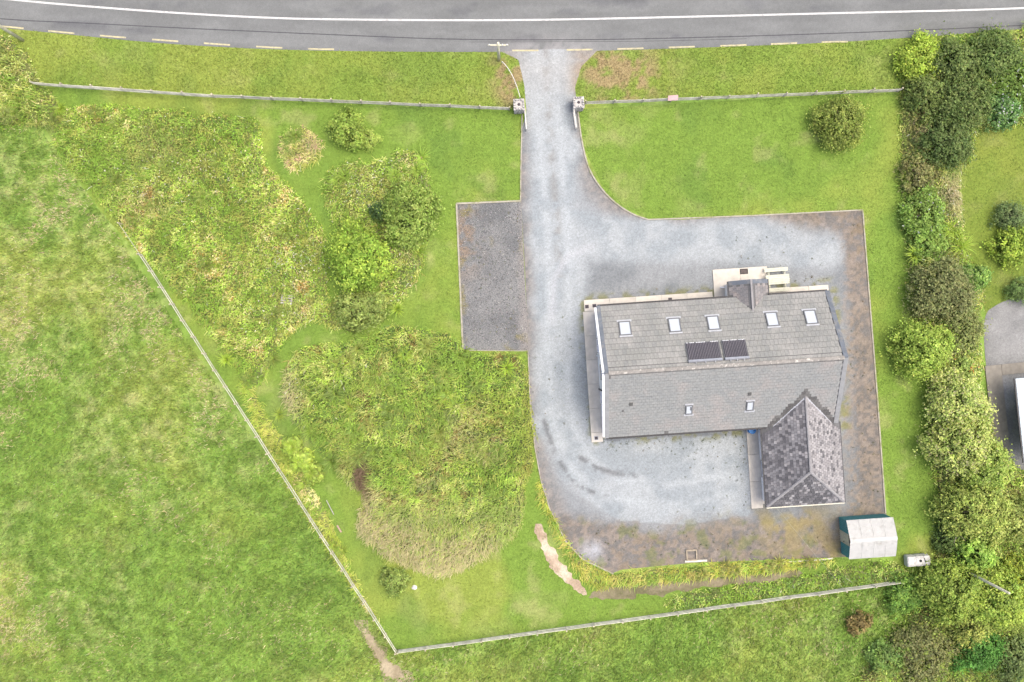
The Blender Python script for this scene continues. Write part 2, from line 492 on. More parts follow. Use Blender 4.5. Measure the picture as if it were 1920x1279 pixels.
# road
ctr_c = WP(ROAD_CENTRE)
def road_col(x, y):
    d0, _, _ = segdist(x, y, ctr_c)
    n = fbm(x, y, 3.0, 1)
    base = np.array((.143, .148, .144))
    c = base * (0.92 + .16 * n)[:, None]
    tr = np.exp(-((d0 - .9) / .35) ** 2) + np.exp(-((d0 - 1.95) / .3) ** 2)
    c = c * (1 + .04 * tr)[:, None]
    # old tar patches near the joint and by the centre
    st = sstep(.56, .70, fbm(x / 2.6, y, 1.1, 5)) * (np.exp(-((d0 - 1.45) / .35) ** 2) + .8 * np.exp(-((d0 + 0.0 - .6) / .4) ** 2) * (y > np.interp(x, ctr_c[:, 0], ctr_c[:, 1])))
    c = mixc(c, (.08, .082, .092), np.clip(st, 0, 1) * .5)
    c = c * (.93 + .14 * sstep(.35, .65, fbm(x / 3, y * 1.5, 1.2, 2)))[:, None]
    # dust where the drive meets the road
    du = np.exp(-((x - W(1035, 95).x) / 3.2) ** 2) * np.exp(-((y - W(1035, 98).y) / 1.0) ** 2) * sstep(.25, .6, fbm(x, y, .8, 3))
    return mixc(c, (.27, .265, .26), np.clip(du, 0, .8))
near = (edge_w[:, 0] > -60) & (edge_w[:, 0] < 60)
road = sheet('road', np.concatenate([edge_w[near], [[58, 32.5], [-58, 32.5]]]), .018, .25, road_col, M_ASPHALT); tag(road, kind='structure')
for s_, sgn in ((edge_w[edge_w[:, 0] <= -59.5], -1), (edge_w[edge_w[:, 0] >= 59.5], 1)):
    Q = [tuple(p) for p in s_]
    if sgn < 0: Q.append((edge_w[near][0][0], edge_w[near][0][1]))
    else: Q.insert(0, tuple(edge_w[near][-1]))
    m = MB()
    for (a, b) in zip(Q[:-1], Q[1:]):
        m.add([(a[0], a[1], .014), (b[0], b[1], .014), (b[0], b[1] + 8.0, .014), (a[0], a[1] + 8.0, .014)], [(0, 1, 2, 3)])
    o = m.build('road', pmat('far_asphalt', (.15, .15, .155), .9, .1, 3)); tag(o, kind='structure')

def ribbon(P, wd, z, m, th=0.004):
    P = [Vector((p[0], p[1], 0)) for p in P]
    b = len(m.v)
    for i, p in enumerate(P):
        t = (P[min(i + 1, len(P) - 1)] - P[max(i - 1, 0)]).normalized()
        nrm = Vector((-t.y, t.x, 0)) * wd / 2
        m.v += [(p.x + nrm.x, p.y + nrm.y, z), (p.x - nrm.x, p.y - nrm.y, z)]
    for i in range(len(P) - 1):
        m.f.append((b + 2 * i + 1, b + 2 * i + 3, b + 2 * i + 2, b + 2 * i)); m.m.append(0)
    return m
nc = (ctr_w[:, 0] > -58) & (ctr_w[:, 0] < 58)
ribbon(ctr_w[nc], .145, .024, MB()).build('centre_line', M_LINE, road)
seam = [(-400, -5), (0, 37), (150, 43), (320, 52), (500, 60), (640, 66), (860, 75), (1100, 75), (1250, 72), (1440, 67), (1700, 58), (1920, 48), (2300, 25)]
ribbon(smoothline(WP(seam), 2), .07, .0235, MB()).build('tar_seam', M_TAR, road)
ribbon(smoothline(WP([(880, 79), (1060, 78.5), (1200, 78), (1400, 73)]), 2), .03, .0232, MB()).build('tar_seam', M_TAR, road)
for cx in (-78, 20, 115, 212, 310, 407, 505, 602, 985, 1087, 1182, 1278, 1375, 1470, 1565):
    yy = np.interp([cx - 25, cx, cx + 25], *np.array([(-80, 43), (20, 51), (115, 60.5), (212, 69), (310, 76), (407, 83), (505, 89), (602, 92.5), (985, 95), (1087, 93.5), (1182, 91.5), (1278, 88.5), (1375, 85.5), (1470, 82), (1565, 78.5)]).T)
    ribbon(WP([(cx - 24.5, yy[0]), (cx, yy[1]), (cx + 24.5, yy[2])]), .125, .0245, MB()).build('edge_dash', M_YELLOW, road)

# driveway: worn pale wheel tracks, mossy brown margins
TR1 = WP([(1022, 95), (1028, 200), (1036, 320), (1045, 430), (1050, 560), (1046, 700), (1056, 800), (1090, 870), (1150, 915), (1250, 930), (1390, 905)])
TR2 = WP([(1040, 400), (1110, 440), (1250, 455), (1400, 450), (1540, 465)])
ARC1 = WP([(1020, 790), (1040, 850), (1066, 893), (1100, 918), (1138, 932)])
ARC2 = WP([(1088, 858), (1118, 877), (1150, 887), (1192, 890)])
ARC3 = WP([(1035, 600), (1040, 520), (1065, 480), (1110, 462)])
house_c = WP([(1093, 563), (1560, 532), (1585, 800), (1115, 826)])
def drive_col(x, y):
    n = fbm(x, y, 2.4, 1); nf = fbm(x, y, .7, 4); ns = fbm(x, y, .27, 6, 2)
    d1, _, _ = segdist(x, y, TR1); d2, _, _ = segdist(x, y, TR2)
    dd = np.minimum(d1 / 2.0, d2 / 1.75)
    south = sstep(W(0, 890).y, W(0, 970).y, y)
    yard = inpoly(x, y, WP([(1060, 830), (1400, 815), (1408, 965), (1280, 985), (1160, 975), (1090, 930)]))
    core = sstep(1.35, .65, dd + (n - .5) * .7)
    core = np.maximum(core, yard * sstep(.0, .5, n + .25))
    grey = mixc((.152, .164, .170), (.206, .218, .222), sstep(.3, .7, n))
    pale = mixc((.214, .238, .248), (.266, .287, .292), sstep(.35, .65, fbm(x, y, 1.8, 2)))
    brn = mixc((.10, .083, .066), (.20, .174, .15), sstep(.32, .66, .3 * nf + .7 * ns))
    de, _, _ = segdist(x, y, drive_w, True)
    margin = sstep(2.0, .1, de + (n - .5) * 1.6)
    east = sstep(W(1565, 0).x, W(1615, 0).x, x + (n - .5) * 2.2 + (ns - .5) * 1.6) * (y < W(0, 400).y)
    bot = sstep(W(0, 955).y, W(0, 1010).y, y + (n - .5) * 3.0)
    lowleft = sstep(.2, 1.0, segdist(x, y, WP([(1040, 960), (1110, 1030), (1200, 1050)]))[0] * -1 / 2.2 + 1.5)
    ne = 1.3 * np.exp(-(((x - W(1565, 0).x) / 3.4) ** 2 + ((y - W(0, 408).y) / 1.1) ** 2)) + np.exp(-(((x - W(1612, 0).x) / .8) ** 2 + ((y - W(0, 450).y) / 4) ** 2))
    br = np.clip(margin * .75 + east * 1.0 + bot * .85 + lowleft * bot + ne * .9, 0, 1)
    c = grey
    c = mixc(c, brn, br * (.62 + .38 * sstep(.3, .62, .3 * nf + .7 * ns)))
    c = mixc(c, pale, core * (1 - .8 * np.clip(bot + ne, 0, 1)))
    for off in (.78, -.78):      # the two wheel lines of the worn track
        c = mixc(c, (.30, .324, .33), np.exp(-((d1 - abs(off)) / .3) ** 2) * .5 * sstep(.25, .6, fbm(x, y, 1.3, 4)))
    c = mixc(c, (.185, .183, .172), np.exp(-(d1 / .32) ** 2) * .65 * sstep(.3, .6, nf) * (y > W(0, 520).y))
    # moss: rusty, yellow and green
    moss = np.clip(east * .5 * sstep(.38, .72, .5 * fbm(x, y, 2.0, 3) + .5 * ns) + bot * .7 * sstep(.46, .68, .6 * fbm(x, y, 1.6, 5) + .4 * ns) + ne * .5 * sstep(.4, .6, nf), 0, 1)
    c = mixc(c, (.15, .115, .07), moss * .7)
    gm = bot * sstep(.56, .68, fbm(x, y, .8, 1))
    c = mixc(c, (.12, .135, .05), gm * .6)
    yl = np.exp(-(((x - W(1480, 0).x) / 4.0) ** 2 + ((y - W(0, 985).y) / 1.6) ** 2)) + np.exp(-(((x - W(1550, 0).x) / 2.5) ** 2 + ((y - W(0, 1035).y) / .8) ** 2))
    c = mixc(c, (.22, .18, .075), np.clip(yl, 0, 1) * sstep(.40, .62, fbm(x, y, 1.1, 7)) * .8)
    c = mixc(c, (.30, .31, .325), np.clip(np.exp(-(((x - W(1110, 0).x) / .85) ** 2 + ((y - W(0, 1032).y) / .8) ** 2)) * (.3 + 1.2 * nf), 0, .9))
    # damp tracks
    for A, wd in ((ARC1, .2), (ARC2, .22)):
        da, _, _ = segdist(x, y, A)
        c = mixc(c, (.115, .118, .12), np.exp(-(da / wd) ** 2) * sstep(.36, .58, nf + (ns - .5) * .4) * .85)
    da, _, _ = segdist(x, y, ARC3)
    c = mixc(c, (.33, .34, .35), np.exp(-(da / .3) ** 2) * .5)
    # moss against the house paths
    dh, _, _ = segdist(x, y, house_c, True)
    c = mixc(c, (.15, .15, .055), sstep(.75, .05, dh) * sstep(.48, .64, fbm(x, y, .55, 3)) * .75)
    # tan spill by the gate
    c = mixc(c, (.30, .295, .275), np.exp(-(((y - W(0, 130).y) / 2.2) ** 2)) * .45)
    c = mixc(c, (.24, .19, .135), np.exp(-(((y - W(0, 150).y) / 1.8) ** 2) - ((x - W(1092, 0).x) / .9) ** 2) * sstep(.3, .55, nf))
    return c * (0.94 + .12 * ns)[:, None]
drv = sheet('driveway', drive_w, .022, .13, drive_col, M_GRAVEL); tag(drv, kind='structure')
def pad_col(x, y):
    n = fbm(x, y, 2.2, 2); nf = fbm(x, y, .6, 5)
    c = mixc((.122, .126, .126), (.172, .174, .17), sstep(.3, .7, n))
    lft = np.exp(-((x - W(868, 0).x) / 1.3) ** 2 - ((y - W(0, 450).y) / 2.6) ** 2)
    c = mixc(c, (.22, .155, .10), np.clip(lft, 0, 1) * sstep(.45, .62, nf) * .7)
    c = mixc(c, (.16, .14, .05), sstep(.64, .78, fbm(x, y, 1.2, 1)) * .7)
    rt = sstep(W(965, 0).x, W(985, 0).x, x + (nf - .5) * .6)
    return mixc(c, (.22, .205, .19), rt * .7)
pad = sheet('parking_pad', pad_w, .026, .13, pad_col, M_DARKGRAVEL); tag(pad, kind='structure')
o = sheet('neighbour_yard', nyard_w, .022, .2, lambda x, y: mixc((.15, .152, .15), (.215, .217, .213), sstep(.3, .7, fbm(x, y, 2, 3))), M_GRAVEL); tag(o, kind='structure')

# bare earth
EARTH = []
def earth(name, pts, cols, z=.03):
    P = smoothpoly(WP(pts), 4)
    ctr = P.mean(0)
    jx = (fbm(P[:, 0], P[:, 1], .7, 2) - .5) * .9; jy = (fbm(P[:, 0], P[:, 1], .7, 5) - .5) * .9
    P = P + np.stack([jx, jy], 1)
    EARTH.append(ctr + (P - ctr) * (.4 if name == 'earth_bank' else .6))
    def cf(x, y):
        return mixc(cols[0], cols[1], sstep(.3, .7, fbm(x, y, .9, 3)))
    o = sheet(name, P, z, .12, cf, M_DIRT); tag(o, kind='structure')
earth('bare_earth_track', [(1000, 978), (1014, 985), (1035, 1030), (1070, 1070), (1105, 1105), (1092, 1118), (1060, 1095), (1030, 1060), (1008, 1010)], ((.30, .225, .16), (.46, .385, .29)))
earth('bare_earth_track', [(663, 1160), (682, 1162), (710, 1200), (732, 1240), (775, 1268), (790, 1300), (725, 1300), (712, 1245), (684, 1200)], ((.23, .19, .12), (.32, .27, .18)))
earth('earth_bank', [(1100, 1108), (1180, 1098), (1300, 1085), (1420, 1072), (1500, 1070), (1500, 1082), (1400, 1095), (1260, 1108), (1180, 1122), (1110, 1125)], ((.12, .11, .06), (.2, .17, .11)))

# kerb edging strips
def edging(pts, wd=.09, h=.075, it=0):
    P = WP(pts)
    if it: P = smoothline(P, it)
    m = MB()
    for a, b in zip(P[:-1], P[1:]):
        L_ = math.hypot(*(b - a)); n = max(1, round(L_ / .9))
        for k in range(n):
            p = a + (b - a) * (k + .5) / n
            ang = math.atan2(b[1] - a[1], b[0] - a[0]) + random.uniform(-.012, .012)
            m.box((p[0], p[1], .02 + h / 2 + random.uniform(-.008, .006)), (L_ / n - .012, wd, h), ang)
    o = m.build('kerb_edging', M_EDGING); tag(o, kind='structure')
edging([(979, 215), (977, 300), (976, 377)])
edging([(976, 377), (856, 382), (868, 657)], .13)
edging([(868, 657), (990, 658)], .05, .04)
edging([(990, 658), (994, 760), (1003, 840), (1014, 900), (1030, 952), (1058, 1010)], .07)
edging([(1058, 1012), (1092, 1048), (1150, 1076)], .1)
edging([(1083, 205), (1091, 270), (1106, 325), (1140, 370), (1180, 400), (1215, 412)], .11, .08, 2)
edging([(1215, 412), (1400, 405), (1617, 394), (1630, 560), (1645, 750), (1660, 962)], .10)

# ------------------------------------------------------------------ house
HROT = R(3.8)
EZ, RISE = 2.70, 3.40
HC = W(1344.25, 683.25, EZ)
HL_, HW_ = 17.43 / 2, 9.94 / 2
house = empty('house', (HC.x, HC.y, 0), HROT)
tag(house, 'long grey tiled house with skylights, porch and a hipped slate annex', 'house')
cH, sH = math.cos(-HROT), math.sin(-HROT)
def HL(px, py, z):
    p = W(px, py, z); x, y = p.x - HC.x, p.y - HC.y
    return Vector((x * cH - y * sH, x * sH + y * cH, z))
TANP = RISE / HW_
PITCH = math.atan(TANP)
def zroof(y): return EZ + RISE - abs(y) * TANP
def on_slope(px, py):
    z = 4.5
    for _ in range(8):
        p = HL(px, py, z); z = zroof(p.y)
    return HL(px, py, z)

# walls
m = MB()
wx, wy = HL_ + .03, HW_ - .40
zt = zroof(wy) - .12
prof = [(-wy, 0), (wy, 0), (wy, zt), (0, EZ + RISE - .14), (-wy, zt)]
m.add([(-wx, y, z) for y, z in prof] + [(wx, y, z) for y, z in prof],
      [(0, 4, 3, 2, 1), (5, 6, 7, 8, 9), (0, 1, 6, 5), (1, 2, 7, 6), (2, 3, 8, 7), (3, 4, 9, 8), (4, 0, 5, 9)])
wall = m.build('wall', M_WHITE, house)
def window(x, y, z, wd, h, ny, nx=0, parent=house, name='window'):
    """on a wall facing (nx, ny)"""
    a = math.atan2(ny, nx) - math.pi / 2
    fr = MB()
    t = .07
    fr.box((0, 0, h / 2 - t / 2), (wd, .08, t)); fr.box((0, 0, -h / 2 + t / 2), (wd, .08, t))
    fr.box((-wd / 2 + t / 2, 0, 0), (t, .08, h - 2 * t)); fr.box((wd / 2 - t / 2, 0, 0), (t, .08, h - 2 * t)); fr.box((0, 0, 0), (t, .07, h - 2 * t))
    w_ = fr.build(name, M_PVC, parent, (x, y, z), a)
    MB().box((0, -.01, 0), (wd - .12, .03, h - .12)).build('pane', M_WINGLASS, w_)
    MB().box((0, .06, -h / 2 - .04), (wd + .16, .16, .07)).build('sill', M_CONC, w_)
for x in (-7, -4, -1.2, 6.3): window(x, wy + .02, 1.45, 1.2, 1.15, 1)
for x in (-6.5, -3.2, -.2, 2.2): window(x, -wy - .02, 1.45, 1.1, 1.1, -1)
for yy, zz in ((-2, 1.45), (2, 1.45), (0, 3.9)):
    window(-wx - .02, yy, zz, 1.0, 1.1, 0, -1); window(wx + .02, yy, zz, 1.0, 1.1, 0, 1)

# roof deck
m = MB()
t = .10
def slope_slab(m, s):
    e, r = (s * HW_, EZ), (0, EZ + RISE)
    m.hull8([(-HL_, e[0], e[1] - t), (HL_, e[0], e[1] - t), (HL_, 0, r[1] - t), (-HL_, 0, r[1] - t)],
            [(-HL_, e[0], e[1]), (HL_, e[0], e[1]), (HL_, 0, r[1]), (-HL_, 0, r[1])])
slope_slab(m, -1)
m2 = MB(); slope_slab(m2, 1)
m.add(m2.v, [f_[::-1] for f_ in m2.f])
roof = m.build('roof', M_DECK, house)
MB().box((0, HW_ - .02, EZ - .14), (2 * HL_, .03, .2)).box((0, -HW_ + .02, EZ - .14), (2 * HL_, .03, .2)).build('fascia', M_DARKPVC, house)

SL = HW_ / math.cos(PITCH)
def slope_matrix(x, s_up, side, lift=0.0, tilt=0.0):
    """tile frame: X along eave, Y up-slope, Z out of the slope"""
    yv = Vector((0, -side * math.cos(PITCH), math.sin(PITCH)))
    zv = Vector((0, side * math.sin(PITCH), math.cos(PITCH)))
    xv = yv.cross(zv)
    p = Vector((x, side * HW_, EZ)) + yv * s_up + zv * lift
    M = Matrix((( xv.x, yv.x, zv.x, p.x), (xv.y, yv.y, zv.y, p.y), (xv.z, yv.z, zv.z, p.z), (0, 0, 0, 1)))
    return M @ Matrix.Rotation(tilt, 4, 'X')

# annex and porch planes, needed for skipping buried tiles
AZ, ARISE = 2.2, 2.0
A_SW, A_SE, A_NW, A_NE = HL(1437, 950, AZ), HL(1584, 943, AZ), HL(1428, 806, AZ), HL(1573, 792, AZ)
AX0, AX1, AY0 = (A_SW.x + A_NW.x) / 2, (A_SE.x + A_NE.x) / 2, (A_SW.y + A_SE.y) / 2
AXM, AHW = (AX0 + AX1) / 2, (AX1 - AX0) / 2
ATAN = ARISE / AHW; APITCH = math.atan(ATAN)
AR_S = AY0 + AHW * 0.92            # ridge's south end
AR_N = -(EZ + RISE - (AZ + ARISE)) / TANP   # where the annex ridge meets the main slope
def zann(x): return AZ + ARISE - abs(x - AXM) * ATAN
PZ, PRISE = 2.45, 1.05
P_NW, P_NE = HL(1366, 528, PZ), HL(1438, 523, PZ)
PX0, PX1, PY1 = P_NW.x, P_NE.x, (P_NW.y + P_NE.y) / 2
PXMID, PHW = (PX0 + PX1) / 2, (PX1 - PX0) / 2
PTAN = PRISE / PHW
def zpor(x): return PZ + PRISE - abs(x - PXMID) * PTAN
PR_S = (EZ + RISE - PZ - PRISE) / TANP

TW, THICK = .30, .028
GAP = 0.0
def tile_mesh(name, wd, ln, mat, th=THICK):
    m = MB()
    # slightly dished lower edge, proud nose
    hx, a, b = wd / 2 - .006, -ln / 2, ln / 2
    a += GAP / 2; b -= GAP / 2
    m.add([(-hx, a, 0), (hx, a, 0), (hx, b, -.0), (-hx, b, -.0), (-hx, a, th), (hx, a, th), (hx, b, th * .55), (-hx, b, th * .55)],
          [(4, 5, 6, 7), (0, 1, 5, 4), (1, 2, 6, 5), (3, 0, 4, 7), (2, 3, 7, 6)])
    return m
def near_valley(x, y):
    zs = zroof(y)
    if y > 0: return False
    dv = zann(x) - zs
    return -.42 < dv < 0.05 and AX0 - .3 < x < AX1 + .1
tile_list = []
for side, ex in ((1, .502), (-1, .262)):
    rows = int(math.ceil((SL - .12) / ex))
    for r in range(rows):
        s_up = .03 + (r + .5) * ex
        ln = ex - (.026 if side > 0 else .018)
        if s_up + ln / 2 > SL - .02: ln = max(.12, 2 * (SL - .02 - s_up))
        off = (r % 2) * TW / 2
        n = int(2 * HL_ / TW) + 1
        for k in range(-1, n):
            x = -HL_ + .2 + off + (k + .5) * TW
            if x < -HL_ + .14: continue
            if x > HL_ - .25: continue
            y = side * (HW_ - s_up * math.cos(PITCH))
            if side < 0 and AX0 < x < AX1 and zann(x) > zroof(y) + .12: continue
            if side > 0 and PX0 < x < PX1 and zpor(x) > zroof(y) + .12: continue
            tile_list.append((side, x, s_up, ln, y))
cand = [q for q in tile_list if q[0] == 1]
cand.sort(key=lambda q: (q[1] + 8.7) ** 2 * .35 + (q[4] - 2.2) ** 2)
single = set(id(q) for q in cand[:300])
tm = {}
stuff = MB()
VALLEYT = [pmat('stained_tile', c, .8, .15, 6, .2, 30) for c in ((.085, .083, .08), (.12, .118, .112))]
allmats = TILES + SOUTHTILES + VALLEYT
for q in tile_list:
    side, x, s_up, ln, y = q
    mi = random.randrange(4)
    M_ = slope_matrix(x, s_up + random.uniform(-.004, .004), side, .012 + random.uniform(0, .006), R(1.2) + random.uniform(-.006, .006))
    if id(q) in single:
        key = (round(ln, 3), mi)
        if key not in tm: tm[key] = tile_mesh('roof_tile', TW, ln, None).mesh('roof_tile', TILES[mi])
        o = link('roof_tile', tm[key], roof); o.matrix_local = M_
    else:
        tmb = tile_mesh('t', TW, ln, None)
        if side < 0: mi = mi + 4
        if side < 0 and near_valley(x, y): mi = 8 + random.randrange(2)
        elif side < 0 and random.random() < .0012: mi = 9
        stuff.add([M_ @ Vector(v) for v in tmb.v], tmb.f, mi)
o = stuff.build('roof_tiles', allmats, roof); o['kind'] = 'stuff'

# ridge tiles
def halfround(ln, rad, drop=.05):
    m = MB(); n = 6
    for e, k in ((-ln / 2, 1.06), (ln / 2, .97)):
        for i in range(n + 1):
            a = math.pi * i / n
            m.v.append((e, math.cos(a) * rad * k, math.sin(a) * rad * .75 * k - drop))
    for i in range(n):
        m.f.append((i, n + 1 + i, n + 2 + i, i + 1)); m.m.append(0)
    m.add([m.v[i] for i in range(n + 1)], [tuple(range(n, -1, -1))])
    m.add([m.v[n + 1 + i] for i in range(n + 1)], [tuple(range(n + 1))])
    return m
rme = halfround(.47, .15).mesh('ridge_tile', M_RIDGE)
nr = 38
for k in range(nr):
    o = link('ridge_tile', rme, roof, (-HL_ + .2 + (k + .5) * (2 * HL_ - .4) / nr, 0, EZ + RISE + .03 + random.uniform(-.006, .006)))
# verge strips
for sx in (-1, 1):
    for side in (1, -1):
        m = MB()
        Mv = slope_matrix(sx * (HL_ - .06), SL / 2, side, .035)
        m.box((0, 0, 0), (.34 if sx > 0 else .30, SL + .02, .07), M=Mv)
        o = m.build('verge_trim', M_VERGE if side > 0 else M_LEAD if False else pmat('verge_south', (.22, .225, .225), .65, .12, 3), roof)
        if sx < 0:
            Mb = slope_matrix(sx * (HL_ + .17), SL / 2, side, -.05)
            MB().box((0, 0, 0), (.17, SL - .25, .16), M=Mb).build('bargeboard', M_PVC, roof)
# gutters and downpipes
def gutter(x0, x1, y, z, parent, name='gutter'):
    m = MB(); L_ = x1 - x0
    m.box(((x0 + x1) / 2, y, z - .10), (L_, .12, .015)); m.box(((x0 + x1) / 2, y - .055, z - .045), (L_, .012, .095)); m.box(((x0 + x1) / 2, y + .055, z - .045), (L_, .012, .095))
    return m.build(name, M_DARKPVC, parent)
gutter(-HL_, PX0 - .05, HW_ + .07, EZ - .02, house)
gutter(PX1 + .05, HL_, HW_ + .07, EZ - .02, house)
gutter(-HL_, AX0 + .3, -HW_ - .07, EZ - .02, house)
for px, py in ((1166, 822), (1276, 815), (1389, 809)):
    p = HL(px, py, .6)
    MB().tube([(p.x, -HW_ - .07, EZ - .12), (p.x + .02, -wy - .06, EZ - .5), (p.x + .02, -wy - .06, .3), (p.x + .12, -HW_ - .2, .16)], .04, 8).build('downpipe', M_DARKPVC, house)
MB().tube([(-wx - .05, 1.2, 3.2), (-wx - .05, 1.2, .12)], .05, 8).build('downpipe', M_PVC, house)
MB().tube([(-wx - .06, -1.4, 2.6), (-wx - .06, -1.4, .12)], .05, 8).build('downpipe', M_DARKPVC, house)

# skylights
def skylight(px, py, wd, ln, blind=False):
    c = on_slope(px, py); side = 1 if c.y > 0 else -1
    s_up = (HW_ - abs(c.y)) / math.cos(PITCH)
    root = MB()
    t = .075
    for bx in ((0, -ln / 2 + t / 2, wd, t), (0, ln / 2 - t / 2, wd, t), (-wd / 2 + t / 2, 0, t, ln - 2 * t), (wd / 2 - t / 2, 0, t, ln - 2 * t)):
        root.box((bx[0], bx[1], .06), (bx[2], bx[3], .12))
    o = root.build('skylight', M_FRAME, roof)
    o.matrix_local = slope_matrix(c.x, s_up, side, .02)
    MB().box((0, 0, .06), (wd - 2 * t + .02, ln - 2 * t + .02, .05)).build('pane', M_GLASS, o)
    MB().box((0, ln / 2 + .06, .045), (wd + .1, .13, .07)).box((0, -ln / 2 - .08, .035), (wd + .22, .18, .035)).build('flashing', M_LEAD, o)
    if blind:
        MB().box((.12, .1, .095), (.1, .3, .02)).build('handle', M_FRAME, o)
    return o
for px, py in ((1172, 617), (1265, 611), (1337.5, 607), (1447.5, 600), (1520, 596)): skylight(px, py, .88, 1.26)
skylight(1291.5, 767, .52, .86, True); skylight(1406, 760, .55, .86)
for px, py, sz in ((1183, 757, .26), (1405.5, 738, .24), (1168, 770, .1)):
    c = on_slope(px, py)
    o = MB().box((0, 0, .05), (sz, sz, .07)).build('roof_vent', pmat('vent_tile', (.09, .09, .085), .8), roof)
    o.matrix_local = slope_matrix(c.x, (HW_ - abs(c.y)) / math.cos(PITCH), -1, .02)

# solar tube collectors
tube_me = MB().tube([(0, -.78, 0), (0, .72, 0)], .036, 8).mesh('tube', M_TUBE)
cap_me = MB().tube([(0, -.82, 0), (0, -.76, 0)], .045, 8).mesh('tube_cap', M_CAP)
def collector(pxa, pxb, pyc, n):
    a, b = on_slope(pxa, pyc + (pxb - pxa) * .03), on_slope(pxb, pyc - (pxb - pxa) * .03)
    cx = (a.x + b.x) / 2; wd = abs(b.x - a.x)
    s_up = (HW_ - (abs(a.y) + abs(b.y)) / 2) / math.cos(PITCH)
    root = MB().box((0, .80, .0), (wd + .12, .17, .15)).build('solar_collector', M_ALU, roof)
    root.matrix_local = slope_matrix(cx, s_up, 1, .17)
    for k in range(n):
        x = -wd / 2 + (k + .5) * wd / n
        link('tube', tube_me, root, (x, 0, 0)); 
        if random.random() < .75: link('tube_cap', cap_me, root, (x, 0, 0))
    MB().box((0, -.80, -.05), (wd + .08, .06, .06)).box((-wd / 2 - .05, 0, -.07), (.05, 1.7, .05)).box((wd / 2 + .05, 0, -.07), (.05, 1.7, .05)).box((0, .1, -.08), (wd, .04, .04)).build('mounting_rail', M_FRAME, root)
    for bx in (-.3, 0, .3): MB().box((wd * bx, .93, -.04), (.06, .1, .1)).build('bracket', M_LEAD, root)
    # dark absorber film under the tubes
    MB().box((0, -.02, -.06), (wd, 1.5, .012)).build('back_sheet', pmat('back_sheet', (.11, .10, .11), .5), root)
collector(1289, 1349, 661, 20)
collector(1357, 1399, 657, 14)

# porch
m = MB()
m.box(((PX0 + PX1) / 2, (PY1 - .3 + wy) / 2, (PZ - .1) / 2), (PX1 - PX0 - .34, PY1 - .3 - wy + .3, PZ - .1))
m.add([(PX0 + .17, PY1 - .16, PZ - .1), (PX1 - .17, PY1 - .16, PZ - .1), (PXMID, PY1 - .16, PZ + PRISE - .25), (PX0 + .17, PR_S, PZ - .1), (PX1 - .17, PR_S, PZ - .1), (PXMID, PR_S, PZ + PRISE - .25)],
      [(0, 2, 1), (3, 4, 5), (0, 3, 5, 2), (1, 2, 5, 4)])
porch = m.build('porch', M_WHITE, house)
door = MB().box((PXMID, PY1 - .16 + .02, 1.05), (.95, .05, 2.1)).build('door', pmat('door_paint', (.08, .05, .03), .4), porch)
MB().tube([(PXMID + .36, PY1 - .1, 1.0), (PXMID + .36, PY1 - .06, 1.0)], .025, 8).build('handle', M_ALU, door)
def gslab(m, x0, z0, x1, z1, ya, yb, th):
    q = [(x0, ya, z0), (x0, yb, z0), (x1, yb, z1), (x1, ya, z1)]
    m.hull8([(a, b, c - th) for a, b, c in q], q)
m = MB()
gslab(m, PX0, PZ, PXMID, PZ + PRISE, PY1, PR_S - .02, .08); gslab(m, PX1, PZ, PXMID, PZ + PRISE, PR_S - .02, PY1, .08)
proof = m.build('porch_roof', M_DECK, house)
def slate_grid(parent, name, x_e, z_e, x_r, z_r, ya, yb, wd, ex, mats, weights, keep, singles, limit, meshes, stuffmb, lift=.015):
    """slates on a slope that rises in local x from eave x_e to ridge x_r; courses step in x, slates side by side in y"""
    run = x_r - x_e; rise = z_r - z_e
    sl = math.hypot(run, rise); ux = Vector((run / sl, 0, rise / sl)); uz = Vector((-rise / sl * (1 if run > 0 else -1), 0, abs(run) / sl))
    vx = ux.cross(uz)
    for r in range(int(sl / ex)):
        su = (r + .5) * ex
        for k in range(int(abs(yb - ya) / wd) + 2):
            y = min(ya, yb) + (k + .5 * (r % 2)) * wd
            if y > max(ya, yb) - .02 or y < min(ya, yb) + .02: continue
            p = Vector((x_e, y, z_e)) + ux * su
            if not keep(p): continue
            M_ = Matrix(((vx.x, ux.x, uz.x, p.x), (vx.y, ux.y, uz.y, p.y), (vx.z, ux.z, uz.z, p.z), (0, 0, 0, 1)))
            M_ = M_ @ Matrix.Translation((0, 0, lift + random.uniform(0, .008))) @ Matrix.Rotation(R(1.5) + random.uniform(-.012, .012), 4, 'X') @ Matrix.Rotation(random.uniform(-.01, .01), 4, 'Z')
            mi = random.choices(range(len(mats)), weights)[0]
            if singles[0] < limit:
                key = (name, mi, round(wd, 3))
                if key not in meshes: meshes[key] = tile_mesh(name, wd - .015, ex - .018, None, .022).mesh(name, mats[mi])
                o = link(name, meshes[key], parent); o.matrix_local = M_
                singles[0] += 1
            else:
                tb = tile_mesh(name, wd - .015, ex - .018, None, .022)
                stuffmb.add([M_ @ Vector(v) for v in tb.v], tb.f, mi)
cnt = [0]; sm = {}; st = MB()
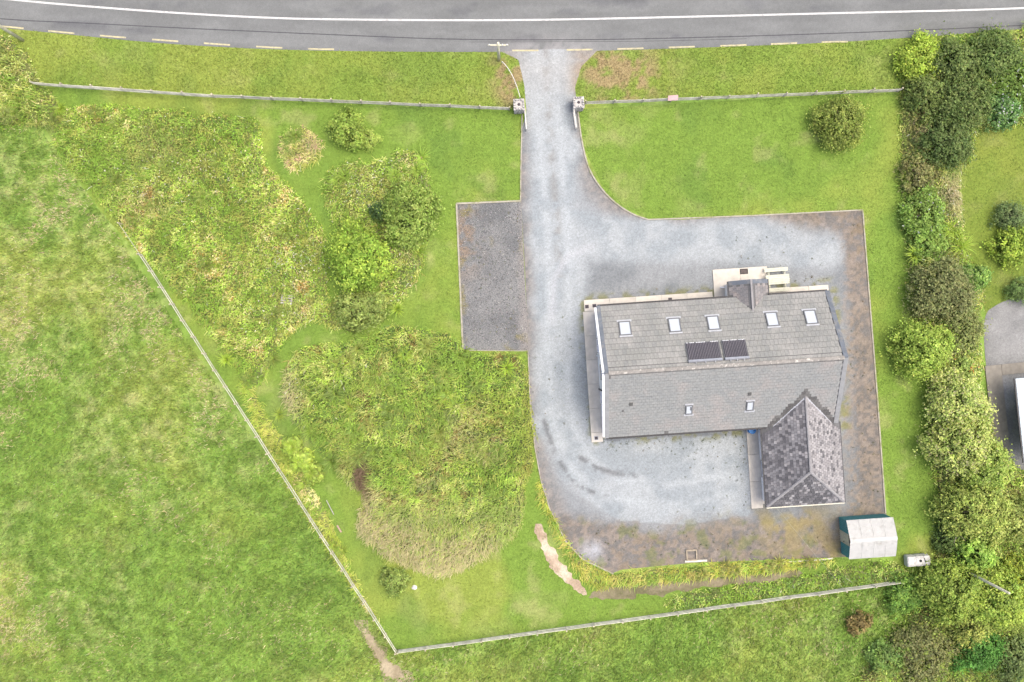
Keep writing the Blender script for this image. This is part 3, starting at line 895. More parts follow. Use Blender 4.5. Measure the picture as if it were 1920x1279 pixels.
for xe in (PX0, PX1):
    slate_grid(proof, 'porch_slate', xe, PZ, PXMID, PZ + PRISE, PR_S - .3, PY1 - .3, .3, .3, PORCHSLATE, (1, 1), lambda p: p.z > zroof(p.y) - .03, cnt, 200, sm, st)
    mm = MB()
    yv = PY1 - .15
    run = PXMID - xe; sl = math.hypot(run, PRISE); ux = Vector((run / sl, 0, PRISE / sl)); uz = Vector((-PRISE / sl * (1 if run > 0 else -1), 0, abs(run) / sl)); vx = ux.cross(uz)
    p = Vector((xe, yv, PZ)) + ux * (sl / 2)
    mm.box((0, 0, .04), (.32, sl, .05), M=Matrix(((vx.x, ux.x, uz.x, p.x), (vx.y, ux.y, uz.y, p.y), (vx.z, ux.z, uz.z, p.z), (0, 0, 0, 1))) @ Matrix.Translation((0, 0, .035)))
    mm.build('verge_trim', M_VERGE, proof)
MB().box((PXMID, (PY1 + PR_S) / 2, PZ + PRISE + .03), (.14, PY1 - PR_S, .06)).build('ridge_trim', M_SLATERIDGE, proof)
for xe, sgn in ((PX0, -1), (PX1, 1)):
    m = MB().box((xe + sgn * .06, (PY1 + HW_ - .2) / 2, PZ - .06), (.11, PY1 - HW_ + .2, .1)); m.build('gutter', M_DARKPVC, proof)
MB().tube([(PX0 - .07, PY1 - .35, PZ - .1), (PX0 + .1, PY1 - .35, PZ - .3), (PX0 + .1, PY1 - .35, .3), (PX0 - .2, PY1 - .3, .14)], .045, 8).build('downpipe', M_PVC, porch)

# annex
awx = .22
m = MB().box((AXM, (AY0 + awx - wy) / 2, (AZ - .06) / 2), (2 * AHW - 2 * awx, -wy - AY0 - awx, AZ - .06))
annex = m.build('annex', M_WHITE, house)
window(AX0 + awx - .02, (AY0 - HW_) / 2 - .3, 1.3, 1.2, 1.1, 0, -1, annex)
window(AX1 - awx + .02, (AY0 - HW_) / 2, 1.3, 1.2, 1.1, 0, 1, annex)
window(AXM, AY0 + awx - .02, 1.3, 1.4, 1.1, -1, 0, annex)
m = MB()
zR = AZ + ARISE
v = [(AX0, AY0, AZ), (AX1, AY0, AZ), (AXM, AR_S, zR), (AXM, AR_N + .1, zR), (AX0, -HW_ + .8, AZ), (AX1, -HW_ + .8, AZ)]
v += [(x, y, AZ - .1) for x, y, _ in (v[0], v[1], v[5], v[4])]
m.add(v, [(0, 1, 2), (0, 2, 3, 4), (1, 5, 3, 2), (6, 7, 1, 0), (7, 8, 5, 1), (9, 6, 0, 4), (6, 9, 8, 7), (4, 3, 5, 8, 9)])
aroof = m.build('annex_roof', M_DECK, house)
hipk = (AR_S - AY0) / AHW
def keepW(p): return p.y > AY0 + (AHW - abs(p.x - AXM)) * hipk + .03 and zann(p.x) > zroof(p.y) - .02
cnt = [0]; st = MB()
slate_grid(aroof, 'slate', AX0, AZ, AXM, zR, AY0, AR_N, .26, .23, SLATES, (.8, 1.8, 4, 3.4, 4), keepW, cnt, 190, sm, st)  # west slope: dark tints weighted up, its shade put into the slate colours
slate_grid(aroof, 'slate', AX1, AZ, AXM, zR, AY0, AR_N, .26, .22, SLATES, (9, 6, 3, .8, 1.8), keepW, cnt, 300, sm, st)  # east slope: pale tints weighted up, sunlit side put into the slate colours
# south hip
slen = math.hypot(AR_S - AY0, ARISE); uy = Vector((0, (AR_S - AY0) / slen, ARISE / slen)); un = Vector((0, -ARISE / slen, (AR_S - AY0) / slen)); uxx = uy.cross(un)
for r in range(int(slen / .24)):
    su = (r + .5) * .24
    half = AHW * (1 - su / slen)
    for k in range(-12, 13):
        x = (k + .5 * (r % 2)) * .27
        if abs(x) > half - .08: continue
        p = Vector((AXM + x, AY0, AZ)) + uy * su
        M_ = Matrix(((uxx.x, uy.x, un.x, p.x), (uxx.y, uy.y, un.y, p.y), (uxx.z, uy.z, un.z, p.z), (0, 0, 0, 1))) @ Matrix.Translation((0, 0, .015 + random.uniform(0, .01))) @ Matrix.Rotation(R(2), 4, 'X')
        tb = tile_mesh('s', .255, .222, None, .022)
        st.add([M_ @ Vector(q) for q in tb.v], tb.f, random.choices(range(5), (.9, .8, 1.6, 5, 5))[0])  # mostly dark tints, so the hip's shade is painted by slate colour
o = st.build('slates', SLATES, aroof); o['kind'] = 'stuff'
def cap_run(parent, a, b, mat, rad=.11, step=.45, name='hip_tile'):
    a, b = Vector(a), Vector(b); dv = b - a; n = max(1, round(dv.length / step))
    me = halfround(dv.length / n + .04, rad, .04).mesh(name, mat)
    q = dv.normalized(); up = Vector((0, 0, 1)); sd = up.cross(q).normalized(); up2 = q.cross(sd)
    for k in range(n):
        p = a + dv * (k + .5) / n
        o = link(name, me, parent)
        o.matrix_local = Matrix(((q.x, sd.x, up2.x, p.x), (q.y, sd.y, up2.y, p.y), (q.z, sd.z, up2.z, p.z), (0, 0, 0, 1)))
up_ = Vector((0, 0, .05))
cap_run(aroof, Vector((AXM, AR_N, zR)) + up_, Vector((AXM, AR_S, zR)) + up_, M_SLATERIDGE, name='ridge_tile')
cap_run(aroof, Vector((AX0 + .05, AY0 + .05, AZ)) + up_, Vector((AXM, AR_S, zR)) + up_, M_SLATERIDGE)
cap_run(aroof, Vector((AX1 - .05, AY0 + .05, AZ)) + up_, Vector((AXM, AR_S, zR)) + up_, M_SLATERIDGE)
# lead valleys
for sgn in (-1, 1):
    xe = AXM + sgn * (AHW - (EZ - AZ) / ATAN)
    m = MB()
    a, b = Vector((AXM, AR_N + .02, zR + .07)), Vector((xe, -HW_ + .05, EZ + .07))
    dv = (b - a); q = dv.normalized(); sd = Vector((0, 0, 1)).cross(q).normalized()
    m.hull8([a - sd * .11 - up_, b - sd * .11 - up_, b + sd * .11 - up_, a + sd * .11 - up_], [a - sd * .11, b - sd * .11, b + sd * .11, a + sd * .11])
    m.build('valley_flashing', pmat('valley_lead', (.33, .34, .36), .5, .1, 4), roof)
MB().box((AX0 - .05, (AY0 - HW_) / 2, AZ - .06), (.1, -HW_ - AY0, .1)).build('gutter', M_DARKPVC, aroof)
MB().box((AX1 + .05, (AY0 - HW_) / 2, AZ - .06), (.1, -HW_ - AY0, .1)).build('gutter', M_DARKPVC, aroof)
MB().box((AXM, AY0 - .05, AZ - .06), (2 * AHW, .1, .1)).build('gutter', pmat('cream_gutter', (.5, .48, .38), .6), aroof)

# ------------------------------------------------------------------ concrete path of separate slabs round the house
path = empty('path', (HC.x, HC.y, 0), HROT); tag(path, kind='structure')
def slabs(x0, x1, y0, y1, along, n, z=.11):
    for k in range(n):
        if along == 'x':
            a, b = x0 + (x1 - x0) * k / n, x0 + (x1 - x0) * (k + 1) / n
            c, s_ = ((a + b) / 2, (y0 + y1) / 2, z / 2), (b - a - .012, abs(y1 - y0), z + random.uniform(-.004, .004))
        else:
            a, b = y0 + (y1 - y0) * k / n, y0 + (y1 - y0) * (k + 1) / n
            c, s_ = ((x0 + x1) / 2, (a + b) / 2, z / 2), (abs(x1 - x0), abs(b - a) - .012, z + random.uniform(-.004, .004))
        o = MB().box((0, 0, 0), s_).build('slab', M_CONC, path, c)
        bevel(o, .012, 1)
pw = HL(1094, 600, .1).x
pn = HL(1200, 556, .1).y
ps = HL(1200, 823.5, .1).y
slabs(pw, -wx, pn - .9, ps + .75, 'y', 5)
slabs(pw, -wx, ps, ps + .74, 'x', 1)
slabs(pw + .12, HL(1336, 550, .1).x, pn - .88, pn, 'x', 5)
ap0, ap1 = HL(1336, 506, .1), HL(1438, 500, .1)
slabs(ap0.x, ap1.x, wy, ap0.y, 'x', 2)
pe = HL(1553, 534, .1)
slabs(ap1.x + .012, pe.x, pe.y - .75, pe.y, 'x', 3)
slabs(-wx, HL(1246, 820, .1).x, ps + .28, -wy, 'x', 2)
slabs(HL(1246, 820, .1).x, AX0 + awx, -wy - .62, -wy, 'x', 3)
qa, qb = HL(1401, 830, .1), HL(1409, 954, .1)
slabs(qa.x, AX0 + awx, qb.y, -wy - .63, 'y', 3)
slabs(AX0 + awx, AX1, AY0 - .1, AY0 + awx, 'x', 2, .06)

# drain covers and doormat
def cover(px, py, wd, ln, label, name='drain_cover', mat=None, cat='drain cover', group='drain covers in the path', z=.115):
    p = W(px, py, z)
    root = empty(name, p, HROT); tag(root, label, cat, group)
    if name == 'doormat':
        MB().box((0, 0, .008), (wd, ln, .016)).build('border', M_BLACK, root)
        MB().box((0, 0, .014), (wd - .1, ln - .1, .02)).build('fibre', M_MAT, root)
        return
    MB().box((0, 0, .004), (wd + .1, ln + .1, .008)).build('frame', M_LEAD if mat else M_CONC, root)
    MB().box((0, 0, .010), (wd, ln, .014)).build('lid', M_COVER, root)
    m = MB()
    for k in range(3): m.box((-wd / 3 + k * wd / 3, 0, .02), (.02, ln * .8, .008))
    m.build('rib', M_COVER, root)
cover(1100.5, 575, .28, .28, 'outer of two square drain covers at northwest path corner')
cover(1114.5, 573.5, .30, .26, 'dark square drain cover touching the northwest roof corner')
cover(1256.5, 561.5, .30, .26, 'lone square drain cover midway along the front path')
cover(1118, 821.5, .24, .24, 'pale framed drain cover at the southwest path corner', mat=1)
cover(1395, 509, .62, .42, 'dark brown doormat on the concrete apron before the porch', 'doormat', cat='doormat', group=None)

# ------------------------------------------------------------------ picnic table
pt = W(1458, 524, .74)
pic = empty('picnic_table', (pt.x, pt.y, 0.02), HROT + R(.5)); tag(pic, 'cream painted picnic table with attached benches beside the porch', 'picnic table')
for k in range(5): bevel(MB().box((0, -.30 + k * .15, .74), (1.82 + random.uniform(-.02, .02), .14, .04)).build('tabletop_plank', M_CREAM, pic), .006, 1)
for s_ in (-1, 1):
    for k in range(2): bevel(MB().box((0, s_ * .78 + (k - .5) * .15, .45), (1.82, .14, .04)).build('bench_plank', M_CREAM, pic), .006, 1)
for sx in (-.62, .62):
    for s_ in (-1, 1):
        MB().hull8([(sx - .03, s_ * .75 - .05, 0), (sx + .03, s_ * .75 - .05, 0), (sx + .03, s_ * .75 + .05, 0), (sx - .03, s_ * .75 + .05, 0)],
                   [(sx - .03, s_ * .22 - .05, .72), (sx + .03, s_ * .22 - .05, .72), (sx + .03, s_ * .22 + .05, .72), (sx - .03, s_ * .22 + .05, .72)]).build('leg', M_CREAM, pic)
    MB().box((sx + .065, 0, .40), (.05, 1.72, .09)).build('crossbar', M_CREAM, pic)
    MB().box((sx + .065, 0, .69), (.05, .66, .07)).build('top_batten', M_CREAM, pic)

# blue barrel under the annex eave
bp = W(1411, 806, .9)
brl = empty('barrel', (bp.x, bp.y - .05, .11)); tag(brl, 'blue plastic barrel tucked under the eave beside the annex', 'barrel')
smooth(MB().tube([(0, 0, 0), (0, 0, .1), (0, 0, .4), (0, 0, .7), (0, 0, .78)], [.24, .27, .29, .27, .25], 18).build('drum', M_BLUE, brl))
MB().tube([(0, 0, .78), (0, 0, .82)], [.27, .27], 18).build('lid', M_BLUE, brl)
MB().tube([(.1, 0, .82), (.1, 0, .85)], .035, 8).build('bung', M_BLACK, brl)

# ------------------------------------------------------------------ shed
sa, sb, sc_ = W(1586, 976, 2.0), W(1674, 970, 2.0), W(1593, 1049, 2.0)
sh_rot = math.atan2(sb.y - sa.y, sb.x - sa.x)
sL = (sb - sa).length; sW = (sc_ - sa).length
scn = (W(1586, 976, 2.0) + W(1676, 970, 2.0) + W(1593, 1049, 2.0) + W(1679, 1043, 2.0)) / 4
shed = empty('shed', (scn.x, scn.y, .02), sh_rot); tag(shed, 'small teal shed with pale door and white corrugated roof', 'shed')
hw, hl = sW / 2, sL / 2
bw, bl = hw - .06, hl - .05
SRISE = .62
def corr_wall(m, x0, y0, x1, y1, zb, ztop):
    n = int(math.hypot(x1 - x0, y1 - y0) / .07)
    nx_, ny_ = (y1 - y0), -(x1 - x0); l = math.hypot(nx_, ny_); nx_ /= l; ny_ /= l
    pts = []
    for k in range(n + 1):
        u = k / n; o_ = .018 * math.cos(math.pi * k)
        x, y = x0 + (x1 - x0) * u + nx_ * o_, y0 + (y1 - y0) * u + ny_ * o_
        pts += [(x, y, zb), (x, y, ztop(x, y))]
    m.add(pts, [(2 * k, 2 * k + 2, 2 * k + 3, 2 * k + 1) for k in range(n)])
ztp = lambda x, y: 1.9 + SRISE * (1 - abs(y) / hw) - .03
m = MB()
corr_wall(m, bl, bw, -bl, bw, 0, ztp); corr_wall(m, -bl, bw, -bl, .42, 0, ztp); corr_wall(m, -bl, -.42, -bl, -bw, 0, ztp)
corr_wall(m, -bl, -bw, bl, -bw, 0, ztp); corr_wall(m, bl, -bw, bl, bw, 0, ztp)
m.build('wall', M_TEAL, shed)
dr = MB()
corr_wall(dr, -bl - .02, .42, -bl - .02, -.42, .02, lambda x, y: 2.2)
dr.box((-bl - .03, .42, 1.1), (.04, .05, 2.2)).box((-bl - .03, -.42, 1.1), (.04, .05, 2.2))
sd_ = dr.build('door', M_BEIGE, shed)
MB().box((-bl - .06, -.3, 1.0), (.04, .04, .14)).build('handle', M_BLACK, sd_)
for side in (1, -1):
    for k in range(4):
        x0, x1 = -hl + k * 2 * hl / 4, -hl + (k + 1) * 2 * hl / 4 + (.03 if k < 3 else 0)
        n = 22; m = MB(); pts = []
        for i in range(n + 1):
            x = x0 + (x1 - x0) * i / n
            o_ = .014 * math.cos(math.pi * i) + .003 * (k % 2)
            for yy in (0, .34, .68, 1.0):
                bow = .05 * math.sin(math.pi * yy)
                pts.append((x, side * hw * yy, 1.93 + SRISE * (1 - yy) + bow + o_))
        fs = []
        for i in range(n):
            for j in range(3):
                q = (i * 4 + j, (i + 1) * 4 + j, (i + 1) * 4 + j + 1, i * 4 + j + 1)
                fs.append(q if side < 0 else q[::-1])
        m.add(pts, fs)
        m.build('roof_sheet', M_SHEDROOF, shed)
cap_ = MB()
for i in range(2):
    s_ = 1 if i else -1
    cap_.add([(-hl, 0, 1.985 + SRISE), (hl, 0, 1.985 + SRISE), (hl, s_ * .16, 1.96 + SRISE - .04), (-hl, s_ * .16, 1.96 + SRISE - .04)], [(0, 1, 2, 3) if s_ < 0 else (3, 2, 1, 0)])
cap_.build('ridge_cap', M_SHEDROOF, shed)

# white tank half hidden by the shrubs
tp = W(1722, 1052, .8)
tank = empty('oil_tank', (tp.x, tp.y, 0), R(4)); tag(tank, 'weathered white plastic tank half under shrubs east of the shed', 'tank')
m = MB()
prof = [(-.42, .1), (.42, .1), (.46, .5), (.38, .88), (.2, .98), (-.2, .98), (-.38, .88), (-.46, .5)]
xs = [(-.88, .86), (-.80, 1.0), (-.3, 1.0), (-.27, .94), (-.2, .94), (-.17, 1.0), (.3, 1.0), (.33, .94), (.4, .94), (.43, 1.0), (.80, 1.0), (.88, .86)]
pts = [(x, y * k, (z - .5) * k + .5) for x, k in xs for y, z in prof]
n = len(prof)
fs = [(i * n + j, i * n + (j + 1) % n, (i + 1) * n + (j + 1) % n, (i + 1) * n + j) for i in range(len(xs) - 1) for j in range(n)]
fs += [tuple(range(n - 1, -1, -1)), tuple((len(xs) - 1) * n + j for j in range(n))]
m.add(pts, fs).build('body', M_TANK, tank)
MB().tube([(.1, .05, .97), (.1, .05, 1.04)], .1, 12).build('filler_cap', M_BLACK, tank)
MB().box((.45, .05, .985), (.05, .35, .03), .2).build('strap', M_BLACK, tank)
MB().box((0, 0, .05), (1.6, .7, .1)).build('base', M_CONC, tank)

# ------------------------------------------------------------------ neighbour's outbuilding
na = W(1904, 710, 2.6)
NR = R(6.0)
nb = empty('neighbour_house', (na.x, na.y, 0), NR); tag(nb, 'neighbouring building with pale blue sheet roof at right frame edge', 'house')
MB().box((5.0, -3.1, 1.25), (7.0, 5.0, 2.5)).build('wall', M_WHITE, nb)
m = MB(); gslab(m, 0, 2.62, 8.8, 3.9, -6.4, 0, .1)
m.build('roof', M_NROOF, nb)
m = MB()
for k in range(14): gslab(m, 0, 2.655, 8.8, 3.935, -6.2 + k * .46 - .03, -6.2 + k * .46, .05)
m.build('roof_seam', M_NROOF, nb)
MB().box((-.06, -3.2, 2.56), (.1, 6.4, .1)).build('gutter', M_DARKPVC, nb)
window(1.48, -3, 1.4, 1.2, 1.1, 0, -1, nb)
npth = empty('neighbour_path', (na.x, na.y, 0), NR); tag(npth, kind='structure')
for k in range(4):
    MB().box((-.42, 1.0 - (k + .5) * 2.25, .06), (1.25, 2.24, .12)).build('slab', pmat('old_concrete', (.19, .175, .15), .9, .15, 3, rnd=.08), npth)
for k in range(3):
    MB().box((1.35 + k * 2.25, .58, .06), (2.24, .82, .12)).build('slab', pmat('old_concrete', (.19, .175, .15), .9, .15, 3, rnd=.08), npth)

# ------------------------------------------------------------------ fences
def fence(a, b, label, nb_, rails, mat_r, pz=1.2, name='post_and_rail_fence', side=-1, wob=.02, pmat_=None, rail_h=.12, za=.6):
    A, B = W(*a, za), W(*b, za)
    A.z = B.z = 0
    dv = B - A; L_ = dv.length
    root = empty(name, A, math.atan2(dv.y, dv.x)); tag(root, label, 'fence')
    pm = MB().box((0, 0, pz / 2), (.095, .095, pz)).add([], []).mesh('post', pmat_ or M_POST)
    step = L_ / nb_
    rm = MB().box((0, 0, 0), (step - .01, .04, rail_h)).mesh('rail', mat_r)
    offs = [random.uniform(-wob, wob) for _ in range(nb_ + 1)]
    for k in range(nb_ + 1):
        o = link('post', pm, root, (k * step, offs[k], random.uniform(-.08, .03)))
        o.rotation_euler = (random.uniform(-.04, .04), random.uniform(-.04, .04), random.uniform(-.1, .1))
    for k in range(nb_):
        for h in rails:
            o = link('rail', rm, root, ((k + .5) * step, (offs[k] + offs[k + 1]) / 2 + side * .07, h + random.uniform(-.025, .025)))
            o.rotation_euler = (0, random.uniform(-.012, .012), math.atan2(offs[k + 1] - offs[k], step))
    return root
fence((62, 156), (400, 179), 'pale post and rail fence from the left scrub along the verge', 6, (.36, .70, 1.06), M_TIMBER, rail_h=.19)
fence((400, 179), (955, 203), 'greyer post and rail fence running into the left gate pillar', 10, (.36, .70, 1.06), M_TIMBERG, rail_h=.13)
fence((1098, 192), (1688, 168), 'grey post and rail fence running right from the gate to the hedge', 11, (.36, .70, 1.06), M_TIMBERG, rail_h=.11)
fence((742, 1223), (262, 477), 'long thin diagonal timber fence beside the rough west field', 24, (.45, .98), M_TIMBER, side=-1, rail_h=.11)
fence((746, 1223), (1690, 1092), 'long pale timber fence across the bottom of the garden', 18, (.36, .70, 1.04), M_TIMBER, side=1, rail_h=.17)
# a strand of wire carries the west fence on into the brambles
wa, wb = W(262, 477, .9), W(222, 418, 1.0)
wf = empty('wire_fence', (wa.x, wa.y, 0)); tag(wf, 'single wire strand continuing the diagonal fence into brambles', 'fence')
MB().tube([(0, 0, .95), ((wb.x - wa.x) / 2, (wb.y - wa.y) / 2, .93), (wb.x - wa.x, wb.y - wa.y, 1.0)], .018, 6).build('wire', M_WIRE, wf)
MB().box((wb.x - wa.x, wb.y - wa.y, .6), (.09, .09, 1.2)).build('post', M_POST, wf)

# gate pillars with upright coping stones
def pillar(px, py, label, h=1.4):
    p = W(px, py, h)
    root = empty('gate_pillar', (p.x, p.y, 0), R(3)); tag(root, label, 'gate pillar', 'stone pillars of the drive gate')
    m = MB()
    z = 0
    while z < h - .1:
        hh = random.uniform(.14, .22); hh = min(hh, h - .1 - z)
        # each course of two or three stones per face
        x = -.4
        while x < .38:
            wd = min(random.uniform(.24, .42), .4 - x)
            for yy in (-.21, .21):
                j = random.uniform(-.025, .025)
                st_ = MB().box((x + wd / 2, yy + j, z + hh / 2), (wd - .02, .42, hh - .02))
                bevel(st_.build('stone', M_STONE, root), .025, 2)
            x += wd
        z += hh
    MB().box((0, 0, (h - .06) / 2), (.70, .72, h - .1)).build('core', M_STONE, root)
    bevel(MB().box((0, 0, h - .03), (.86, .88, .1)).build('capstone', M_STONE, root), .03, 2)
    for k in range(12):
        a = k / 12 * 2 * math.pi
        c_, s_ = math.cos(a), math.sin(a); q = max(abs(c_), abs(s_))
        x, y = c_ / q * .34, s_ / q * .35
        bevel(MB().box((0, 0, .07), (random.uniform(.13, .19), random.uniform(.1, .17), random.uniform(.12, .2)), taper=.75).build('coping_stone', M_STONE, root, (x, y, h + .02), a + random.uniform(-.3, .3)), .02, 2)
    smooth(MB().tube([(0, 0, h), (0, 0, h + .06)], [.13, .09], 10).build('socket', M_COVER, root))
pillar(973, 196, 'left gate pillar of rough stone beside the drive, rail attached')
pillar(1085, 192, 'right gate pillar of rough stone where grey fence begins')

# open gate leaves
def gate(a, b, label):
    A, B = W(*a, .9), W(*b, .9); A.z = B.z = 0
    dv = B - A; L_ = dv.length
    root = empty('gate', (A.x, A.y, .03), math.atan2(dv.y, dv.x)); tag(root, label, 'gate', 'open leaves of the drive gate')
    MB().box((L_ / 2, 0, 1.08), (L_, .055, .06)).box((L_ / 2, 0, .1), (L_, .05, .06)).box((.03, 0, .59), (.06, .05, .92)).box((L_ - .03, 0, .59), (.06, .05, .92)).build('frame', M_WHITEGATE, root)
    bm_ = MB().box((0, 0, .59), (.025, .025, .92)).mesh('bar', M_WHITEGATE)
    for k in range(1, 11): link('bar', bm_, root, (k * L_ / 11, 0, 0))
    MB().box((L_ / 2, .0, .62), (L_ - .12, .045, .05)).build('mid_rail', M_WHITEGATE, root)
gate((984, 204), (987, 243), 'left open gate leaf, pale metal, swung back along the drive')
gate((1075, 201), (1081, 240), 'right open gate leaf, pale metal, swung back along the drive')

# low curved rail from pole to pillar
rp = WP([(941, 118), (952, 130), (963, 150), (970, 170), (975, 187)])
rail = empty('curved_rail', (rp[0][0], rp[0][1], 0)); tag(rail, 'thin pale curved rail from utility pole to left gate pillar', 'rail')
rp2 = smoothline(rp, 2) - rp[0]
MB().tube([(x, y, .45 + .5 * k / len(rp2)) for k, (x, y) in enumerate(rp2)], .03, 6).build('handrail', M_WHITEGATE, rail)
for k in (0, 6, 11, len(rp2) - 1):
    MB().tube([(rp2[k][0], rp2[k][1], 0), (rp2[k][0], rp2[k][1], .45 + .5 * k / len(rp2))], .025, 6).build('post', M_WHITEGATE, rail)

# utility poles
def pole(px, py, h, label, arm=True, r=.12, rz=0.0, top_white=False):
    p = W(px, py, 0)
    root = empty('utility_pole', p, rz); tag(root, label, 'utility pole')
    smooth(MB().tube([(0, 0, -.1), (0, 0, h * .5), (0, 0, h)], [r, r * .9, r * .75], 12).build('shaft', M_POLE, root))
    if arm:
        MB().box((0, -.08, h - .25), (1.5, .09, .1)).build('crossarm', M_POLE, root)
        im = MB().tube([(0, 0, 0), (0, 0, .08), (0, 0, .16)], [.03, .05, .03], 8).mesh('insulator', M_PVC)
        for x in (-.65, 0.32, .65): link('insulator', im, root, (x, -.08, h - .2))
    return root
pole(935.5, 113, 4.6, 'short timber utility pole with crossarm at the road edge')
pole(43, 76, 7.5, 'tall timber pole leaning out of the top left corner', arm=False, r=.13)
pole(1797, 1064, 8.2, 'weathered timber pole rising through the trees at lower right', arm=False, r=.11)

# sign board on the right fence
sp = W(1262, 183, 1.3)
sg = empty('sign_board', (sp.x, sp.y, 0), R(4)); tag(sg, 'small faded pink board fixed to the right fence', 'sign')
m = MB().box((0, .0, 0), (.78, .03, .42)).build('board', M_PINK, sg, (0, -.02, 1.3)); m.rotation_euler = (R(-50), 0, 0)
MB().box((0, .0, .65), (.09, .09, 1.3)).build('post', M_POST, sg)

# overhead cable from annex to the south fence
ca, cb = W(1456, 952, 2.1), W(1588, 1112, 1.2)
cab = empty('cable', (ca.x, ca.y, 0)); tag(cab, 'thin pale cable strung from annex eave to the bottom fence', 'cable')
MB().tube([tuple(Vector((0, 0, ca.z)).lerp(Vector((cb.x - ca.x, cb.y - ca.y, cb.z)), k / 10) - Vector((0, 0, .5 * (k / 10) * (1 - k / 10)))) for k in range(11)], .009, 5).build('wire', pmat('cable_sheath', (.26, .26, .2), .6), cab)

# loose timbers
def plank(a, b, label, wd=.14, z=.08, h=.05, name='timber_plank', mat=None):
    A, B = W(*a, z), W(*b, z); dv = B - A
    o = MB().box((0, 0, 0), (dv.length, wd, h)).build(name, mat or M_TIMBER, None, ((A.x + B.x) / 2, (A.y + B.y) / 2, z), math.atan2(dv.y, dv.x))
    bevel(o, .01, 1); tag(o, label, 'plank')
plank((1462, 1055), (1532, 1050), 'longer pale timber edging plank left of the shed', .1)
plank((1536, 1050), (1562, 1047), 'short pale timber plank end nearest the shed', .12)
plank((1284, 1053), (1326, 1051), 'grey timber plank lying below the wooden frame', .16)
plank((612, 938), (626, 965), 'grey stick lying in yellow grass by the diagonal fence', .06, .22, mat=M_TIMBERG)
plank((632, 985), (640, 998), 'pinkish plank end in grass below the grey stick', .12, .2, mat=pmat('pink_timber', (.36, .25, .2), .85, .2, 4))
fp = W(1297, 1041, .1)
fr = empty('wooden_frame', (fp.x, fp.y, .03), R(3)); tag(fr, 'square bare timber frame lying on the mossy gravel', 'frame')
for c_, s_ in (((0, .38, .06), (.85, .12, .1)), ((-.38, 0, .06), (.1, .64, .1)), ((.38, 0, .06), (.1, .64, .1)), ((0, -.38, .06), (.85, .1, .1))):
    MB().box(c_, s_).build('board', pmat('dirty_board', (.27, .23, .17), .9, .25, 5), fr)
pp = W(536, 561, .9)
pal = empty('pallet', (pp.x, pp.y, -.34), R(-6)); tag(pal, 'grey slatted pallet sunk in the left bramble patch', 'pallet')
for k in range(4): MB().box((0, -.3 + k * .2, 1.0), (.9, .11, .03)).build('slat', M_TIMBERG, pal)
for x in (-.38, .38): MB().box((x, 0, .72), (.09, .75, .50)).build('bearer', M_TIMBERG, pal)

def rock(px, py, r, label, mat=M_ROCK, name='rock'):
    p = W(px, py, 0)
    m = MB(); n = 9
    rr = [(.0, 1.0), (.35, 1.08), (.7, .75), (.95, .3)]
    for z, k in rr:
        for i in range(n):
            a = 2 * math.pi * i / n; q = r * k * random.uniform(.8, 1.15)
            m.v.append((math.cos(a) * q, math.sin(a) * q * .8, z * r * random.uniform(.85, 1.1)))
    for j in range(3):
        for i in range(n): m.f.append((j * n + i, j * n + (i + 1) % n, (j + 1) * n + (i + 1) % n, (j + 1) * n + i)); m.m.append(0)
    m.f.append(tuple(3 * n + i for i in range(n))); m.m.append(0)
    o = m.build(name, mat, None, p); tag(o, label, 'rock')
rock(777, 1101, .2, 'white rock on the grass right of a small shrub')

# ------------------------------------------------------------------ vegetation builders
def rot_frame(n):
    t = rng.normal(size=(n, 3))
    return t
def leaves_mesh(P, N, L_, Wd, col):
    """diamond leaves. P centre, N normal (n,3)"""
    n = len(P)
    N = N / (np.linalg.norm(N, axis=1, keepdims=True) + 1e-9)
    T = rng.normal(size=(n, 3)); T -= N * (T * N).sum(1, keepdims=True); T /= np.linalg.norm(T, axis=1, keepdims=True) + 1e-9
    B = np.cross(N, T)
    h = L_[:, None] / 2; q = Wd[:, None] / 2
    fold = N * (L_[:, None] * .10)
    V = np.stack([P - T * h, P + B * q - T * h * .1 + fold, P + T * h - fold * 1.5, P - B * q - T * h * .1 + fold], 1).reshape(-1, 3)
    F = np.arange(4 * n).reshape(n, 4)
    return V, F, np.repeat(col, 4, 0)

def blades_mesh(P, D, L_, Wd, col):
    """grass blades: triangle from root P towards D"""
    n = len(P)
    D = D / np.linalg.norm(D, axis=1, keepdims=True)
    S = np.cross(D, np.stack([np.zeros(n), np.zeros(n), np.ones(n)], 1) + rng.normal(size=(n, 3)) * .35)
    S /= np.linalg.norm(S, axis=1, keepdims=True) + 1e-9
    V = np.stack([P - S * Wd[:, None] / 2, P + S * Wd[:, None] / 2, P + D * L_[:, None]], 1).reshape(-1, 3)
    F = np.arange(3 * n).reshape(n, 3)
    return V, F, np.repeat(col, 3, 0)

def arch_mesh(P, A, L_, Wd, H, col, coltip=None):
    """arching blades: P root, A heading angle, L reach, H apex height; two quads"""
    n = len(P)
    dx, dy = np.cos(A), np.sin(A)
    Dh = np.stack([dx, dy, np.zeros(n)], 1); S = np.stack([-dy, dx, np.zeros(n)], 1) * (Wd[:, None] / 2)
    up = np.stack([np.zeros(n), np.zeros(n), np.ones(n)], 1)
    p1 = P + Dh * (L_ * .42)[:, None] + up * (H * .92)[:, None]
    p2 = P + Dh * L_[:, None] + up * (H * .72)[:, None]
    V = np.stack([P - S * .8, P + S * .8, p1 - S, p1 + S, p2 - S * .15, p2 + S * .15], 1).reshape(-1, 3)
    b = np.arange(n)[:, None] * 6
    F = np.concatenate([b + np.array([[0, 1, 3, 2]]), b + np.array([[2, 3, 5, 4]])], 0)
    return V, F, np.repeat(col, 6, 0)

